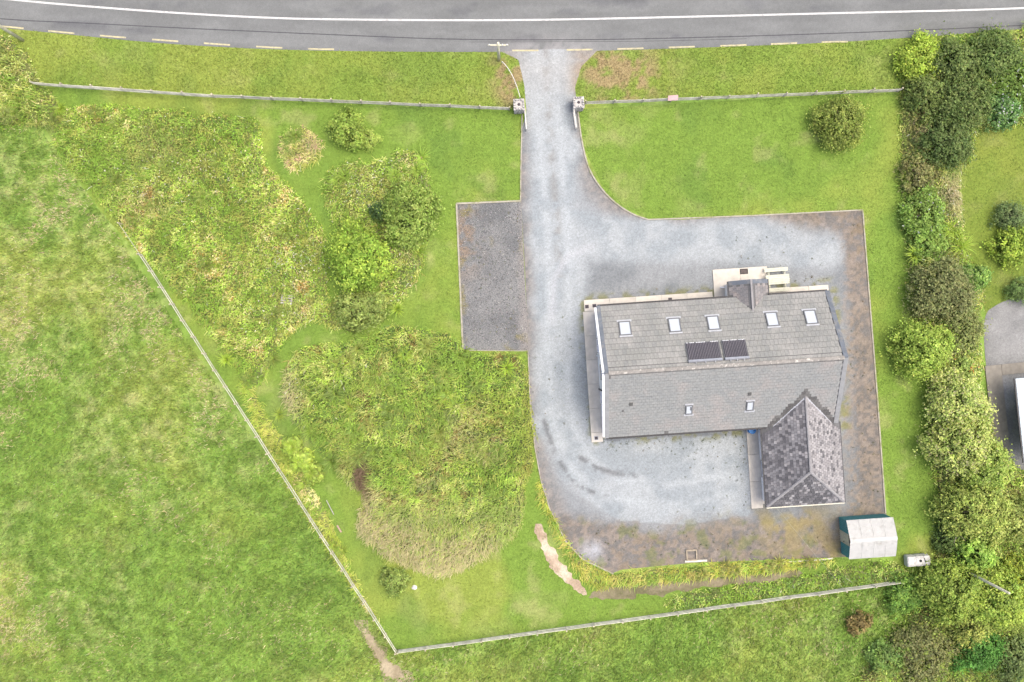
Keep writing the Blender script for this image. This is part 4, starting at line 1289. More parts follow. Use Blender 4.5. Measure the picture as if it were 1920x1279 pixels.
def joinq(parts):
    V, F, K = [], [], []; b = 0
    for v, f_, c in parts:
        if f_.shape[1] == 3: raise ValueError
        V.append(v); F.append(f_ + b); K.append(c); b += len(v)
    return np.concatenate(V), np.concatenate(F), np.concatenate(K)

def pal_mix(n, cols, wts):
    cols = np.array(cols, float); wts = np.array(wts, float); wts /= wts.sum()
    return cols[rng.choice(len(cols), n, p=wts)]
def jitter(c, a=.2):
    n = len(c)
    v = 1 + rng.normal(size=(n, 1)) * a
    h = 1 + rng.normal(size=(n, 3)) * a * .25
    return np.clip(c * np.clip(v, .35, 1.9) * h, 0.004, .9)

# ------------------------------------------------------------------ grass
HARD = [drive_w, pad_w, nyard_w, road_w]
def scatter(n):
    return rng.uniform(XL, XR, n), rng.uniform(YB, YT - .5, n)
def grass(name, inside, colfn, dens, L0, L1, Wd0, tilt, avoid, dom=None, jit=.22):
    area = (XR - XL) * (YT - YB - .5)
    x, y = scatter(int(area * dens))
    k = inside(x, y)
    for P in avoid: 
        k &= ~inpoly(x, y, P)
    x, y = x[k], y[k]; n = len(x)
    c = jitter(colfn(x, y), jit) * 1.12
    A = rng.uniform(0, 2 * np.pi, n)
    if dom is not None: A = np.where(rng.random(n) < .55, dom + rng.normal(size=n) * .6 + 2.2 * (fbm(x, y, 6, 3) - .5), A)
    hgt = .6 + .8 * fbm(x, y, 1.1, 2)
    el = rng.uniform(*tilt, n)
    D = np.stack([np.cos(A) * np.cos(el), np.sin(A) * np.cos(el), np.sin(el)], 1)
    L_ = rng.uniform(L0, L1, n) * hgt
    V, F, K = blades_mesh(np.stack([x, y, np.full(n, .01)], 1), D, L_, Wd0 * rng.uniform(.7, 1.4, n), c)
    o = link(name, npmesh(name, V, F, K, M_BLADE)); tag(o, kind='stuff')
def field_blade(x, y):
    c = field_col(x, y)
    west = sstep(-8, -20, x - 0.55 * (y - 5)) * .75 + .25
    st = sstep(.36, .64, fbm(x, y, 5.5, 7)) * sstep(.40, .6, fbm(x, y, .8, 6)) * west
    k = rng.random(len(x)) < st * .55
    c[k] = np.array((.40, .36, .19))
    return c
isfield = lambda x, y: inpoly(x, y, field_mask_poly)
isverge = lambda x, y: inpoly(x, y, vergew)
lawnall = lambda x, y: (inpoly(x, y, lawnw) | inpoly(x, y, lawne) | inpoly(x, y, NLAWN)) & ~isfield(x, y)
grass('field_grass', isfield, field_blade, 140, .16, .38, .06, (R(15), R(65)), HARD + EARTH, dom=R(215), jit=.26)
grass('lawn_grass', lawnall, lawn_col, 100, .06, .13, .04, (R(15), R(60)), HARD + EARTH, jit=.24)
grass('verge_grass', isverge, verge_col, 170, .08, .20, .04, (R(15), R(65)), HARD)

# broad-leaved weeds and seed heads in the pasture
x, y = scatter(26000)
k = isfield(x, y) & (fbm(x, y, 5, 5) > .50)
for P in HARD + EARTH: k &= ~inpoly(x, y, P)
x, y = x[k], y[k]; n = len(x)
c = jitter(np.where((fbm(x, y, 4, 7) > .53)[:, None], STRAW * .95, np.array([.11, .19, .04])), .25)
fl = rng.random(n) < .012; c[fl] = (.6, .6, .52)
Nn = np.stack([rng.normal(size=n) * .5, rng.normal(size=n) * .5, np.ones(n)], 1)
V, F, K = leaves_mesh(np.stack([x, y, rng.uniform(.08, .25, n)], 1), Nn, rng.uniform(.08, .18, n), rng.uniform(.03, .07, n), c)
tag(link('field_weeds', npmesh('field_weeds', V, F, K, M_LEAF)), kind='stuff')

# weeds dotted through the gravel
pts = []
def dots(n, px0, px1, py0, py1):
    for _ in range(n): pts.append((random.uniform(px0, px1), random.uniform(py0, py1)))
dots(24, 1020, 1100, 590, 800); dots(32, 1200, 1395, 830, 900); dots(26, 1120, 1400, 822, 850); dots(25, 1380, 1610, 420, 500); dots(60, 880, 975, 395, 650)
dots(90, 1080, 1560, 985, 1055); dots(60, 1590, 1650, 560, 960); dots(20, 1180, 1330, 540, 560); dots(20, 1490, 1560, 515, 545); dots(14, 1380, 1402, 820, 950); dots(10, 1250, 1400, 900, 970)
dots(40, 985, 1010, 660, 900); dots(30, 1110, 1400, 815, 832)
VV = []
for px, py in pts:
    p = W(px, py); n = random.randint(4, 12); r = random.uniform(.04, .13)
    a = rng.uniform(0, 6.28, n); q = r * np.sqrt(rng.random(n))
    P = np.stack([p.x + np.cos(a) * q, p.y + np.sin(a) * q, rng.uniform(.03, .10, n)], 1)
    Nn = np.stack([np.cos(a) * .6, np.sin(a) * .6, np.ones(n)], 1)
    base = random.choice([(.10, .125, .06), (.10, .12, .075), (.15, .16, .06), (.19, .15, .08)])
    VV.append(leaves_mesh(P, Nn, rng.uniform(.04, .08, n), rng.uniform(.02, .04, n), jitter(np.tile(base, (n, 1)), .2)))
V, F, K = joinq(VV)
tag(link('gravel_weeds', npmesh('gravel_weeds', V, F, K, M_LEAF)), kind='stuff')
# loose stones on the dark pad and the margins
n = 5200
x = rng.uniform(pad_w[:, 0].min(), pad_w[:, 0].max(), n); y = rng.uniform(pad_w[:, 1].min(), pad_w[:, 1].max(), n)
k = inpoly(x, y, pad_w); x, y = x[k], y[k]; n = len(x)
s_ = rng.uniform(.018, .05, n); a = rng.uniform(0, 6.28, n)
c = jitter(pal_mix(n, [(.12, .12, .125), (.2, .195, .19), (.32, .31, .30), (.08, .08, .085)], [4, 3, 1.2, 3]), .15)
base = np.stack([x, y, np.full(n, .026)], 1)
ring = np.stack([np.stack([np.cos(a + t), np.sin(a + t) * .75, np.zeros(n)], 1) for t in (0, 1.57, 3.14, 4.71)], 1) * s_[:, None, None]
low = base[:, None] + ring
top = base[:, None] + ring * .55 + np.array([0, 0, 1]) * (s_ * .8)[:, None, None]
V = np.concatenate([low, top], 1).reshape(-1, 3)
b = np.arange(n)[:, None] * 8
F = np.concatenate([b + np.array([q]) for q in ([4, 5, 6, 7], [0, 1, 5, 4], [1, 2, 6, 5], [2, 3, 7, 6], [3, 0, 4, 7])], 0)
tag(link('loose_gravel', npmesh('loose_gravel', V, F, np.repeat(c, 8, 0), ground_mat('pebble', ((20, .2),)))), kind='stuff')

# ------------------------------------------------------------------ undergrowth
BR_MID, BR_OLV, BR_LIME, BR_DK, BR_RUST, BR_STRAW, BR_PALE, WHITE = (.19, .285, .052), (.30, .32, .088), (.30, .41, .075), (.12, .19, .048), (.33, .225, .075), (.56, .48, .25), (.39, .42, .155), (.68, .68, .52)
def undergrowth(name, poly, hmax, dens, cols, wts, leaf=(.11, .21), tus=0, tuscol=BR_LIME, tusL=(.5, 1.0), reedfrac=0.0, colmod=None, flower=None, soil=(.17, .19, .06), edge=1.2, res=.3, straw=None, lean=R(235)):
    P = smoothpoly(WP(poly, hmax * .5), 2)
    # ragged outline
    jag = (vnoise(P[:, 0], P[:, 1], .8, 1) - .5) * .5
    ctr = P.mean(0); dirv = P - ctr; dirv /= np.linalg.norm(dirv, axis=1, keepdims=True); P = P + dirv * jag[:, None]
    def hf(x, y):
        de, _, _ = segdist(x, y, P, True)
        return hmax * sstep(-.15, edge, de) * (.10 + .7 * fbm(x, y, 1.6, 3) + .8 * vnoise(x, y, .62, 4) ** 1.3)
    parts = []
    # mound under the leaves
    x0, y0 = P.min(0); x1, y1 = P.max(0)
    nx = int((x1 - x0) / res) + 2; ny = int((y1 - y0) / res) + 2
    X, Y = np.meshgrid(x0 + np.arange(nx) * res, y0 + np.arange(ny) * res, indexing='ij')
    xx, yy = X.ravel(), Y.ravel(); ins = inpoly(xx, yy, P)
    I = np.arange(nx * ny).reshape(nx, ny)
    q = np.stack([I[:-1, :-1], I[1:, :-1], I[1:, 1:], I[:-1, 1:]], -1).reshape(-1, 4)
    q = q[ins[q].all(1)]
    us = np.unique(q); mp = np.full(nx * ny, -1); mp[us] = np.arange(len(us))
    V = np.stack([xx[us], yy[us], hf(xx[us], yy[us]) * .62 + .01], 1)
    parts.append((V, mp[q], jitter(np.tile(soil, (len(us), 1)), .15)))
    area = (x1 - x0) * (y1 - y0)
    N0 = int(area * dens)
    x = rng.uniform(x0, x1, N0); y = rng.uniform(y0, y1, N0)
    k = inpoly(x, y, P); x, y = x[k], y[k]
    n = len(x)
    h = hf(x, y)
    # patches of one plant each: the palette index follows noise with some mixing
    cw = np.cumsum(np.array(wts) / np.sum(wts))
    u = np.clip((fbm(x, y, 2.6, 1) - .27) / .46, 0, .999)
    # rank-equalise, then mix
    r_ = np.argsort(np.argsort(u)) / n
    wxx = x + 1.1 * vnoise(x, y, .5, 2); wyy = y + 1.1 * vnoise(x, y, .5, 6)
    ci = (np.floor(wxx / .42).astype(int) % 256, np.floor(wyy / .42).astype(int) % 256)
    cellr = _G[3][ci]
    r_ = .5 * r_ + .62 * cellr + .12 * rng.random(n)
    r_ = np.argsort(np.argsort(r_)) / n
    col = np.array(cols)[np.searchsorted(cw, r_, side='right').clip(0, len(cols) - 1)]
    clump = .78 + .44 * _G[5][ci]
    col = jitter(col * clump[:, None] * np.array([1.48, 1.50, 1.32]), .16)
    if colmod: col = colmod(x, y, col)
    if flower is not None:
        fm = flower(x, y); fsel = rng.random(n) < fm
        col[fsel] = jitter(np.tile(WHITE, (fsel.sum(), 1)), .15)
    isb = rng.random(n) < (reedfrac if not callable(reedfrac) else reedfrac(x, y))
    li = ~isb
    x = x + rng.normal(size=n) * .11; y = y + rng.normal(size=n) * .11
    m_ = li.sum()
    z = h[li] * rng.uniform(.62, 1.08, m_) + rng.uniform(0, .08, m_)
    Nn = np.stack([rng.normal(size=m_) * .7, rng.normal(size=m_) * .7, np.ones(m_) * .9], 1)
    L_ = rng.uniform(*leaf, m_)
    parts.append(leaves_mesh(np.stack([x[li], y[li], z], 1), Nn, L_, L_ * rng.uniform(.4, .75, m_), col[li]))
    if isb.sum():
        b_ = isb.sum(); xb, yb = x[isb], y[isb]
        A = lean + 4.0 * (fbm(xb, yb, 1.8, 4) - .5) + rng.normal(size=b_) * .7
        parts.append(arch_mesh(np.stack([xb, yb, h[isb] * .45], 1), A, rng.uniform(.25, .6, b_), rng.uniform(.02, .05, b_), h[isb] * rng.uniform(.45, .75, b_) + .08, col[isb]))
    for _ in range(tus):
        for tries in range(30):
            tx, ty = random.uniform(x0, x1), random.uniform(y0, y1)
            if inpoly(np.array([tx]), np.array([ty]), P)[0]: break
        parts.append(tussock(tx, ty, hf(np.array([tx]), np.array([ty]))[0], tuscol, tusL))
    V, F, K = joinq(parts)
    o = link(name, npmesh(name, V, F, K, M_SHOOT)); tag(o, kind='stuff')
    return P, hf
def tussock(tx, ty, z, col, tusL=(.5, 1.0), n=70):
    a = rng.uniform(0, 6.28, n)
    Pp = np.stack([tx + np.cos(a) * .08, ty + np.sin(a) * .08, np.full(n, max(0, z * .5))], 1)
    L_ = rng.uniform(tusL[0] * .5, tusL[1], n) * random.uniform(.7, 1.1)
    return arch_mesh(Pp, a, L_, rng.uniform(.03, .06, n), L_ * rng.uniform(.35, .9, n) + z * .45, jitter(np.tile(col, (n, 1)) * random.uniform(.75, 1.1), .15))

def blob(px, py, rx, ry=None):
    c = W(px, py); ry = ry or rx
    return lambda x, y: np.exp(-(((x - c.x) / (rx / PXM)) ** 2 + ((y - c.y) / (ry / PXM)) ** 2))

U1 = [(95, 220), (130, 190), (300, 203), (400, 213), (492, 222), (487, 262), (495, 310), (545, 350), (588, 405), (611, 450), (616, 520), (618, 575), (560, 615), (512, 660), (500, 715), (470, 735), (440, 690), (385, 620), (330, 545), (262, 472), (225, 425), (160, 350), (100, 275)]
fl1 = lambda x, y: .004 + .12 * blob(560, 490, 45, 40)(x, y) + .06 * blob(540, 590, 70, 30)(x, y) + .03 * blob(330, 330, 120, 40)(x, y)
def cm1(x, y, c):
    t = blob(190, 300, 80, 90)(x, y) * .55
    c = mixc(c, np.array((.25, .40, .06)), np.clip(t * rng.uniform(.3, 1.2, len(x)), 0, .8))
    t = (blob(300, 280, 50, 40)(x, y) + blob(280, 380, 45, 30)(x, y) + .8 * blob(560, 570, 40, 25)(x, y)) * .6
    c = mixc(c, np.array(BR_STRAW) * .8, np.clip(t * rng.uniform(0, 1, len(x)), 0, .8))
    t = blob(520, 450, 80, 60)(x, y) * .4 * (rng.random(len(x)) < .3)
    return mixc(c, np.array(BR_RUST), t)
undergrowth('bramble_undergrowth', U1, .95, 230, [BR_MID, BR_OLV, BR_DK, (.24, .36, .06), BR_PALE, BR_LIME, BR_STRAW, BR_RUST], [5, 5, 2.4, 3, 2, 2.2, 1.0, .35], colmod=cm1, flower=fl1, reedfrac=.22, tus=14, tuscol=(.28, .36, .08))
# yellow rank grass along the diagonal fence
U1B = [(440, 695), (478, 735), (508, 790), (545, 842), (588, 912), (622, 985), (652, 1050), (688, 1130), (735, 1205), (700, 1165), (630, 1050), (550, 925), (480, 800)]
undergrowth('rank_grass', U1B, .38, 170, [(.28, .33, .06), (.36, .36, .10), (.19, .275, .045), BR_STRAW], [4, 3, 3, 1], reedfrac=.75, leaf=(.06, .14), edge=.8, tus=10, tuscol=(.32, .42, .07), tusL=(.35, .7))
U2 = [(520, 262), (533, 240), (560, 234), (585, 245), (604, 270), (598, 295), (570, 312), (545, 318), (525, 295)]
undergrowth('rank_grass', U2, .7, 190, [BR_OLV, BR_PALE, BR_STRAW, (.38, .26, .19), BR_MID], [4, 3, 2, 1.6, 2], reedfrac=.5, tus=3, tuscol=(.26, .36, .07), colmod=lambda x, y, c: mixc(c, np.array((.5, .35, .26)), np.clip(blob(582, 268, 16, 22)(x, y) * rng.uniform(0, 1.1, len(x)), 0, .9)))
U3 = [(600, 345), (612, 315), (645, 300), (700, 300), (742, 285), (790, 282), (806, 320), (811, 380), (800, 440), (798, 500), (772, 545), (742, 576), (715, 560), (705, 510), (650, 470), (640, 430), (612, 395)]
undergrowth('bramble_undergrowth', U3, .7, 150, [BR_MID, BR_OLV, BR_PALE, BR_LIME, BR_DK, BR_STRAW], [5, 4, 2.6, 2, 2, 1], flower=lambda x, y: .015 + .05 * blob(690, 340, 60, 40)(x, y), reedfrac=.35, tus=16, tuscol=(.30, .43, .07))
U3B = [(590, 575), (640, 548), (700, 548), (720, 575), (715, 605), (660, 618), (600, 615)]
undergrowth('bramble_undergrowth', U3B, .9, 150, [BR_MID, BR_OLV, BR_PALE, BR_STRAW], [4, 5, 2, 1], flower=lambda x, y: np.full(len(x), .02), reedfrac=.2)
U4 = [(530, 700), (552, 652), (620, 645), (690, 635), (722, 608), (790, 616), (858, 636), (870, 660), (985, 664), (990, 730), (1000, 800), (1000, 850), (985, 920), (980, 985), (955, 1020), (900, 1050), (835, 1080), (790, 1076), (720, 1043), (672, 1005), (668, 970), (690, 935), (645, 900), (592, 842), (550, 790), (525, 740)]
def cm4(x, y, c):
    n = fbm(x, y, 2.2, 6)
    dsw, _, _ = segdist(x, y, WP([(668, 985), (720, 1035), (790, 1072), (840, 1078), (900, 1050)]))
    t = sstep(5.2, .8, dsw + (n - .5) * 3.5)
    t = np.maximum(t, .42 * sstep(W(0, 890).y, W(0, 985).y, y + (n - .5) * 4) * sstep(W(660, 0).x, W(760, 0).x, x + (n - .5) * 3))
    t = np.maximum(t, .9 * blob(545, 740, 26, 60)(x, y))
    t = np.maximum(t, .45 * sstep(.55, .68, fbm(x, y, 3, 1)) * (x > W(750, 0).x) * (y < W(0, 760).y))
    c = mixc(c, np.array((.64, .56, .32)) * rng.uniform(.65, 1.1, (len(x), 1)), np.where(rng.random(len(x)) < .25 + .5 * t, np.clip(t * 1.1, 0, .9), t * .25))
    t = sstep(W(965, 0).x, W(995, 0).x, x + (n - .5) * 1.5)
    c = mixc(c, np.array((.36, .36, .08)), t * .6)
    t = blob(682, 890, 13, 32)(x, y)
    c = mixc(c, np.array((.19, .12, .085)), np.clip(t * 1.6, 0, .95))
    t = (blob(930, 780, 45, 30)(x, y) * .5 + blob(830, 850, 70, 30)(x, y) * .3) * (rng.random(len(x)) < .5)
    return mixc(c, np.array((.33, .2, .07)), np.clip(t, 0, 1))
rf4 = lambda x, y: np.clip(.40 + .42 * sstep(W(0, 860).y, W(0, 960).y, y) + .15 * fbm(x, y, 3, 2), 0, .92)
undergrowth('reed_undergrowth', U4, 1.2, 210, [BR_MID, (.24, .33, .07), BR_OLV, BR_DK, BR_LIME, BR_PALE, (.19, .15, .05)], [5, 4.5, 3, 3.2, 2.8, 2, .7], soil=(.085, .11, .035), colmod=cm4, flower=lambda x, y: .012 * blob(600, 700, 90, 60)(x, y), reedfrac=rf4, tus=0, lean=R(225))
# clumps of fresh reed on the upper half
parts = []
for _ in range(60):
    px, py = random.uniform(560, 960), random.uniform(640, 870)
    if inpoly(np.array([W(px, py).x]), np.array([W(px, py).y]), WP(U4))[0]:
        p = W(px, py, .6); parts.append(tussock(p.x, p.y, .9, random.choice([(.30, .43, .07), (.25, .37, .07), (.35, .41, .10), (.22, .31, .07)]), (.5, 1.1), 60))
for px, py, s_ in ((410, 490, 1.0), (425, 675, 1.0), (560, 868, .9), (545, 838, .9), (580, 885, .8), (115, 205, 1.0), (790, 380, 1.0), (745, 580, .8), (1790, 445, 1.3), (1780, 430, 1.2), (1798, 462, 1.2), (1712, 478, .9), (640, 690, 1.0), (570, 715, 1.0), (855, 760, 1.1), (835, 745, 1.0), (760, 665, 1.0), (660, 760, 1.0), (950, 690, .8)):
    p = W(px, py, .7); parts.append(tussock(p.x, p.y, .85, (.36, .50, .065), (.5 * s_, 1.05 * s_), 90))
V, F, K = joinq(parts)
tag(link('reed_tussocks', npmesh('reed_tussocks', V, F, K, M_SHOOT)), kind='stuff')
U5 = [(-70, 55), (-20, 55), (30, 78), (52, 105), (66, 150), (100, 180), (108, 215), (90, 240), (60, 232), (30, 225), (-70, 245)]
undergrowth('hedge_undergrowth', U5, 1.5, 170, [BR_MID, BR_OLV, BR_PALE, BR_DK, BR_STRAW, (.26, .32, .09)], [5, 5, 3, 2, 1.4, 3], reedfrac=.45, tus=8, tuscol=(.3, .36, .1))
U6 = [(1130, 1080), (1240, 1066), (1400, 1054), (1570, 1048), (1580, 1052), (1480, 1070), (1380, 1078), (1260, 1090), (1150, 1102)]
undergrowth('rank_grass', U6, .5, 190, [(.32, .32, .065), BR_MID, BR_LIME, (.38, .34, .11), BR_OLV], [4, 4, 2, 3, 2], reedfrac=.65, edge=.6, tus=8, tuscol=(.34, .35, .1), tusL=(.3, .7))
U6B = [(1240, 1142), (1260, 1118), (1400, 1095), (1500, 1084), (1590, 1060), (1680, 1052), (1760, 1090), (1690, 1088), (1500, 1113), (1380, 1132), (1300, 1143)]
undergrowth('bramble_undergrowth', U6B, .65, 190, [BR_MID, (.17, .26, .07), BR_LIME, BR_PALE, BR_DK], [5, 4, 2, 2, 2], reedfrac=.15, edge=.7, flower=lambda x, y: np.full(len(x), .006))
U6C = [(1075, 1030), (1090, 1045), (1145, 1075), (1150, 1095), (1120, 1108), (1095, 1085), (1060, 1040), (1035, 985), (1010, 930), (1008, 880), (1022, 930), (1045, 985)]
undergrowth('rank_grass', U6C, .35, 190, [(.31, .32, .065), BR_MID, (.37, .33, .1)], [4, 3, 2], reedfrac=.75, edge=.5, leaf=(.06, .12))
U7A = [(1690, 80), (1800, 62), (1920, 52), (1990, 50), (1990, 235), (1842, 228), (1828, 300), (1802, 322), (1812, 400), (1812, 460), (1845, 520), (1850, 572), (1832, 600), (1845, 660), (1850, 720), (1790, 720), (1745, 690), (1722, 600), (1705, 500), (1692, 380), (1690, 200)]
def cm7(x, y, c):
    t = blob(1785, 365, 28, 38)(x, y)
    c = mixc(c, np.array((.50, .42, .26)), np.clip(t * 1.3 * rng.uniform(.4, 1.1, len(x)), 0, .9))
    t = blob(1718, 230, 22, 90)(x, y)
    c = mixc(c, np.array((.25, .19, .125)), np.clip(t * 1.1 * rng.uniform(.2, 1.1, len(x)), 0, .9))
    t = blob(1850, 600, 18, 60)(x, y)
    return mixc(c, np.array((.33, .22, .09)), np.clip(t * rng.uniform(.2, 1.1, len(x)), 0, .8))
undergrowth('hedge_undergrowth', U7A, 1.15, 170, [BR_MID, BR_OLV, BR_PALE, BR_DK, BR_STRAW, BR_LIME], [5, 4, 2.2, 2.5, .8, 1.6], reedfrac=.3, colmod=cm7, flower=lambda x, y: .012 + .05 * blob(1735, 420, 40, 30)(x, y), tus=8, tuscol=(.3, .4, .085))
U7B = [(1745, 700), (1850, 720), (1868, 800), (1900, 880), (1990, 890), (1990, 1310), (1590, 1310), (1630, 1240), (1690, 1180), (1740, 1120), (1760, 1040), (1775, 960), (1755, 900), (1745, 800)]
undergrowth('hedge_undergrowth', U7B, 1.1, 150, [BR_MID, BR_OLV, BR_DK, BR_PALE, (.15, .1, .06), BR_LIME], [5, 4, 3, 1.5, 1.5, 1.4], reedfrac=.25, tus=8, tuscol=(.28, .37, .085))

# ------------------------------------------------------------------ trees and shrubs
def tree(name, px, py, r, h, label, base, hi, var=.18, flower=None, ffrac=0.0, leaf=(.13, .24), dens=1.0, squash=(1, 1), gap=.08, group=None, cat='shrub', low=.15, third=None, bark=M_BARK):
    """r in photo pixels at crown height"""
    c = W(px, py, h * .55)
    rm = .94 * r * (CAM_H - h * .7) / CAM_H / PXM
    root = empty(name, (c.x, c.y, 0)); tag(root, label, cat, group)
    # trunk and limbs
    m = MB()
    th = h * .45
    nl = 5 if rm > 1 else 4
    m.tube([(0, 0, -.05), (.04 * rm, .02, th * .5), (.05 * rm, -.03 * rm, th)], [.06 * rm + .03, .05 * rm + .02, .035 * rm + .015], 8)
    for k in range(nl + 2):
        a = k * 2.4 + random.uniform(-.4, .4); rr = rm * random.uniform(.45, .75); z1 = h * random.uniform(.55, .82)
        st_ = (.045 * rm, 0, th * random.uniform(.5, .95))
        m.tube([st_, (math.cos(a) * rr * .5, math.sin(a) * rr * .5, (st_[2] + z1) / 2 + .1), (math.cos(a) * rr, math.sin(a) * rr, z1)], [.03 * rm + .012, .02 * rm + .01, .008], 6)
    m.build('trunk', bark, root)
    # clumps over an uneven dome
    nc_ = int((34 + 44 * rm * rm) * dens)
    ph = rng.uniform(0, 6.28, 6)
    ca = rng.uniform(0, 2 * np.pi, nc_)
    u = rng.random(nc_)
    ce = np.arcsin(np.clip(rng.uniform(low - .15, 1.0, nc_), -1, 1))   # elevation on dome
    rad = (1 + .13 * np.sin(3 * ca + ph[0]) + .09 * np.sin(5 * ca + ph[1]) + .07 * np.sin(2 * ca + ph[2]) + .06 * np.sin(9 * ca + ph[3])) * rng.uniform(.86, 1.03, nc_)
    zb = h * low
    hz = h - zb
    cx = np.cos(ca) * np.cos(ce) * rad * rm * squash[0]; cy = np.sin(ca) * np.cos(ce) * rad * rm * squash[1]
    cz = zb + np.sin(np.clip(ce, 0, 2)) * hz * rng.uniform(.86, 1.0, nc_) * (.8 + .2 * rad)
    cn = np.stack([np.cos(ca) * np.cos(ce), np.sin(ca) * np.cos(ce), np.sin(ce) * .9 + .25], 1)
    keep = rng.random(nc_) > gap
    cx, cy, cz, cn = cx[keep], cy[keep], cz[keep], cn[keep]; nc_ = len(cx)
    ck = np.array(base)[None] * (1 - (t_ := rng.random((nc_, 1)) ** 1.5 * .9)) + np.array(hi)[None] * t_
    if third is not None:
        s3 = rng.random(nc_) < third[1]; ck[s3] = third[0]
    ck = ck * np.array([2.18, 2.28, 1.9]) * rng.normal(1, var, (nc_, 1)).clip(.55, 1.5)
    cr = rng.uniform(.12, .36, nc_) * (.62 + .17 * rm)
    per = 46
    idx = np.repeat(np.arange(nc_), per); n = len(idx)
    dv = rng.normal(size=(n, 3)); dv /= np.linalg.norm(dv, axis=1, keepdims=True)
    dv = dv + cn[idx] * .55; dv /= np.linalg.norm(dv, axis=1, keepdims=True)
    rr = cr[idx] * np.abs(rng.normal(size=n)) * .8
    P = np.stack([cx, cy, cz], 1)[idx] + dv * rr[:, None]
    P[:, 2] = np.maximum(P[:, 2], .06)
    Nn = dv * .6 + cn[idx] * .3 + np.array([0, 0, .55]) + rng.normal(size=(n, 3)) * .4
    L_ = rng.uniform(*leaf, n)
    stray = rng.random(n) < .28
    P[stray] = P[stray] + rng.normal(size=(int(stray.sum()), 3)) * np.array([.16, .16, .08]) * rm
    P[:, 2] = np.clip(P[:, 2], .06, h * 1.04)
    col = jitter(ck[idx], .17)
    if flower is not None:
        outer = rr > cr[idx] * .45
        fs_ = outer & (rng.random(n) < ffrac); col[fs_] = jitter(np.tile(flower, (fs_.sum(), 1)), .12)
    V, F, K = leaves_mesh(P, Nn, L_, L_ * rng.uniform(.42, .7, n), col)
    # inner twiggy leaves so that gaps are not hollow
    ni = int(nc_ * 8)
    q = rng.normal(size=(ni, 3)); q /= np.linalg.norm(q, axis=1, keepdims=True); q[:, 2] = np.abs(q[:, 2])
    q *= rng.uniform(.35, .8, (ni, 1))
    Pi = np.stack([q[:, 0] * rm * squash[0], q[:, 1] * rm * squash[1], zb * .7 + q[:, 2] * hz], 1)
    Li = rng.uniform(.16, .3, ni)
    V2, F2, K2 = leaves_mesh(Pi, q + rng.normal(size=(ni, 3)) * .5, Li, Li * .6, jitter(np.tile(np.array(base) * 1.7, (ni, 1)), .2))
    V, F, K = joinq([(V, F, K), (V2, F2, K2)])
    link('crown', npmesh('crown', V, F, K, M_LEAF), root)
    return root

DG, DG2 = (.058, .085, .027), (.125, .15, .055)
MG, MG2 = (.095, .14, .032), (.19, .245, .06)
LG, LG2 = (.12, .18, .032), (.24, .31, .065)
OL, OL2 = (.085, .094, .042), (.165, .168, .08)
CR, CR2 = (.175, .215, .065), (.36, .37, .16)
YG, YG2 = (.135, .18, .04), (.24, .275, .06)
# garden shrubs
tree('shrub', 1579, 228, 52, 2.4, 'round olive green shrub alone on the right front lawn', (.10, .125, .03), (.19, .21, .06), leaf=(.12, .2), squash=(1.0, .9))
tree('shrub', 650, 242, 33, 1.9, 'larger round bush of the pair behind the left lawn', (.12, .165, .035), (.22, .26, .07))
tree('shrub', 691, 261, 18, 1.1, 'small pale bush touching the larger round bush', (.16, .2, .05), (.26, .3, .09), leaf=(.08, .15))
tree('tree', 670, 480, 57, 4.3, 'bright lime green round tree in the middle island', LG, (.25, .30, .06), cat='tree', squash=(1, 1.12))
tree('tree', 764, 402, 54, 3.9, 'mid green loose tree right of the dark conifer', (.11, .155, .035), (.22, .26, .08), cat='tree', squash=(.92, 1.25))
tree('conifer', 712, 398, 19, 2.2, 'dark green conifer between the two island trees', (.04, .07, .028), (.07, .11, .04), cat='tree', leaf=(.08, .15))
tree('shrub', 672, 582, 46, 1.8, 'low olive shrub below the lime green tree', (.11, .14, .04), (.21, .235, .085), squash=(1.1, .75), gap=.2)
tree('shrub', 740, 1090, 25, 1.1, 'small dark leafy shrub left of the white rock', (.105, .14, .04), (.2, .235, .075), gap=.2, leaf=(.1, .2))
tree('plant', 546, 838, 15, .8, 'upper pale lime clump of three beside the diagonal fence', (.165, .21, .05), (.25, .30, .075), cat='plant', leaf=(.2, .38), gap=0, low=.05)
tree('plant', 564, 864, 18, .9, 'largest middle lime clump of three beside the diagonal fence', (.165, .21, .05), (.26, .31, .075), cat='plant', leaf=(.2, .38), gap=0, low=.05)
tree('plant', 588, 888, 15, .8, 'lower lime clump of three nearest the grey stick', (.165, .205, .05), (.25, .29, .075), cat='plant', leaf=(.2, .38), gap=0, low=.05)
# hedge on the right, from the road down
tree('shrub', 1728, 108, 42, 1.9, 'yellow green bramble bush at hedge end by the road', (.14, .19, .03), (.25, .29, .06))
tree('shrub', 1795, 120, 50, 2.5, 'dark hedge shrub by the road right of the bramble bush', DG, DG2)
tree('shrub', 1868, 105, 52, 2.6, 'dark hedge shrub nearest the road at top right', (.062, .092, .03), (.13, .165, .055))
tree('shrub', 1905, 160, 46, 2.3, 'mid green hedge shrub with white flowers at right edge', MG, (.13, .19, .055), flower=(.6, .62, .62), ffrac=.035)
tree('shrub', 1740, 180, 42, 2.0, 'dull olive hedge shrub where the grey fence ends', (.07, .095, .03), (.13, .155, .05))
tree('shrub', 1808, 195, 56, 2.8, 'biggest dark evergreen shrub inside the upper hedge', DG, DG2)
tree('shrub', 1776, 262, 52, 2.6, 'dark evergreen shrub at the lower tip of upper hedge', (.052, .078, .026), (.11, .135, .05))
tree('shrub', 1880, 205, 36, 2.0, 'white flecked green shrub beside the neighbour lawn', (.06, .115, .04), (.12, .19, .07), flower=(.6, .62, .6), ffrac=.06)
tree('shrub', 1724, 325, 34, 1.7, 'brownish thin shrub below the dark evergreens', (.10, .095, .045), (.17, .17, .07), gap=.3)
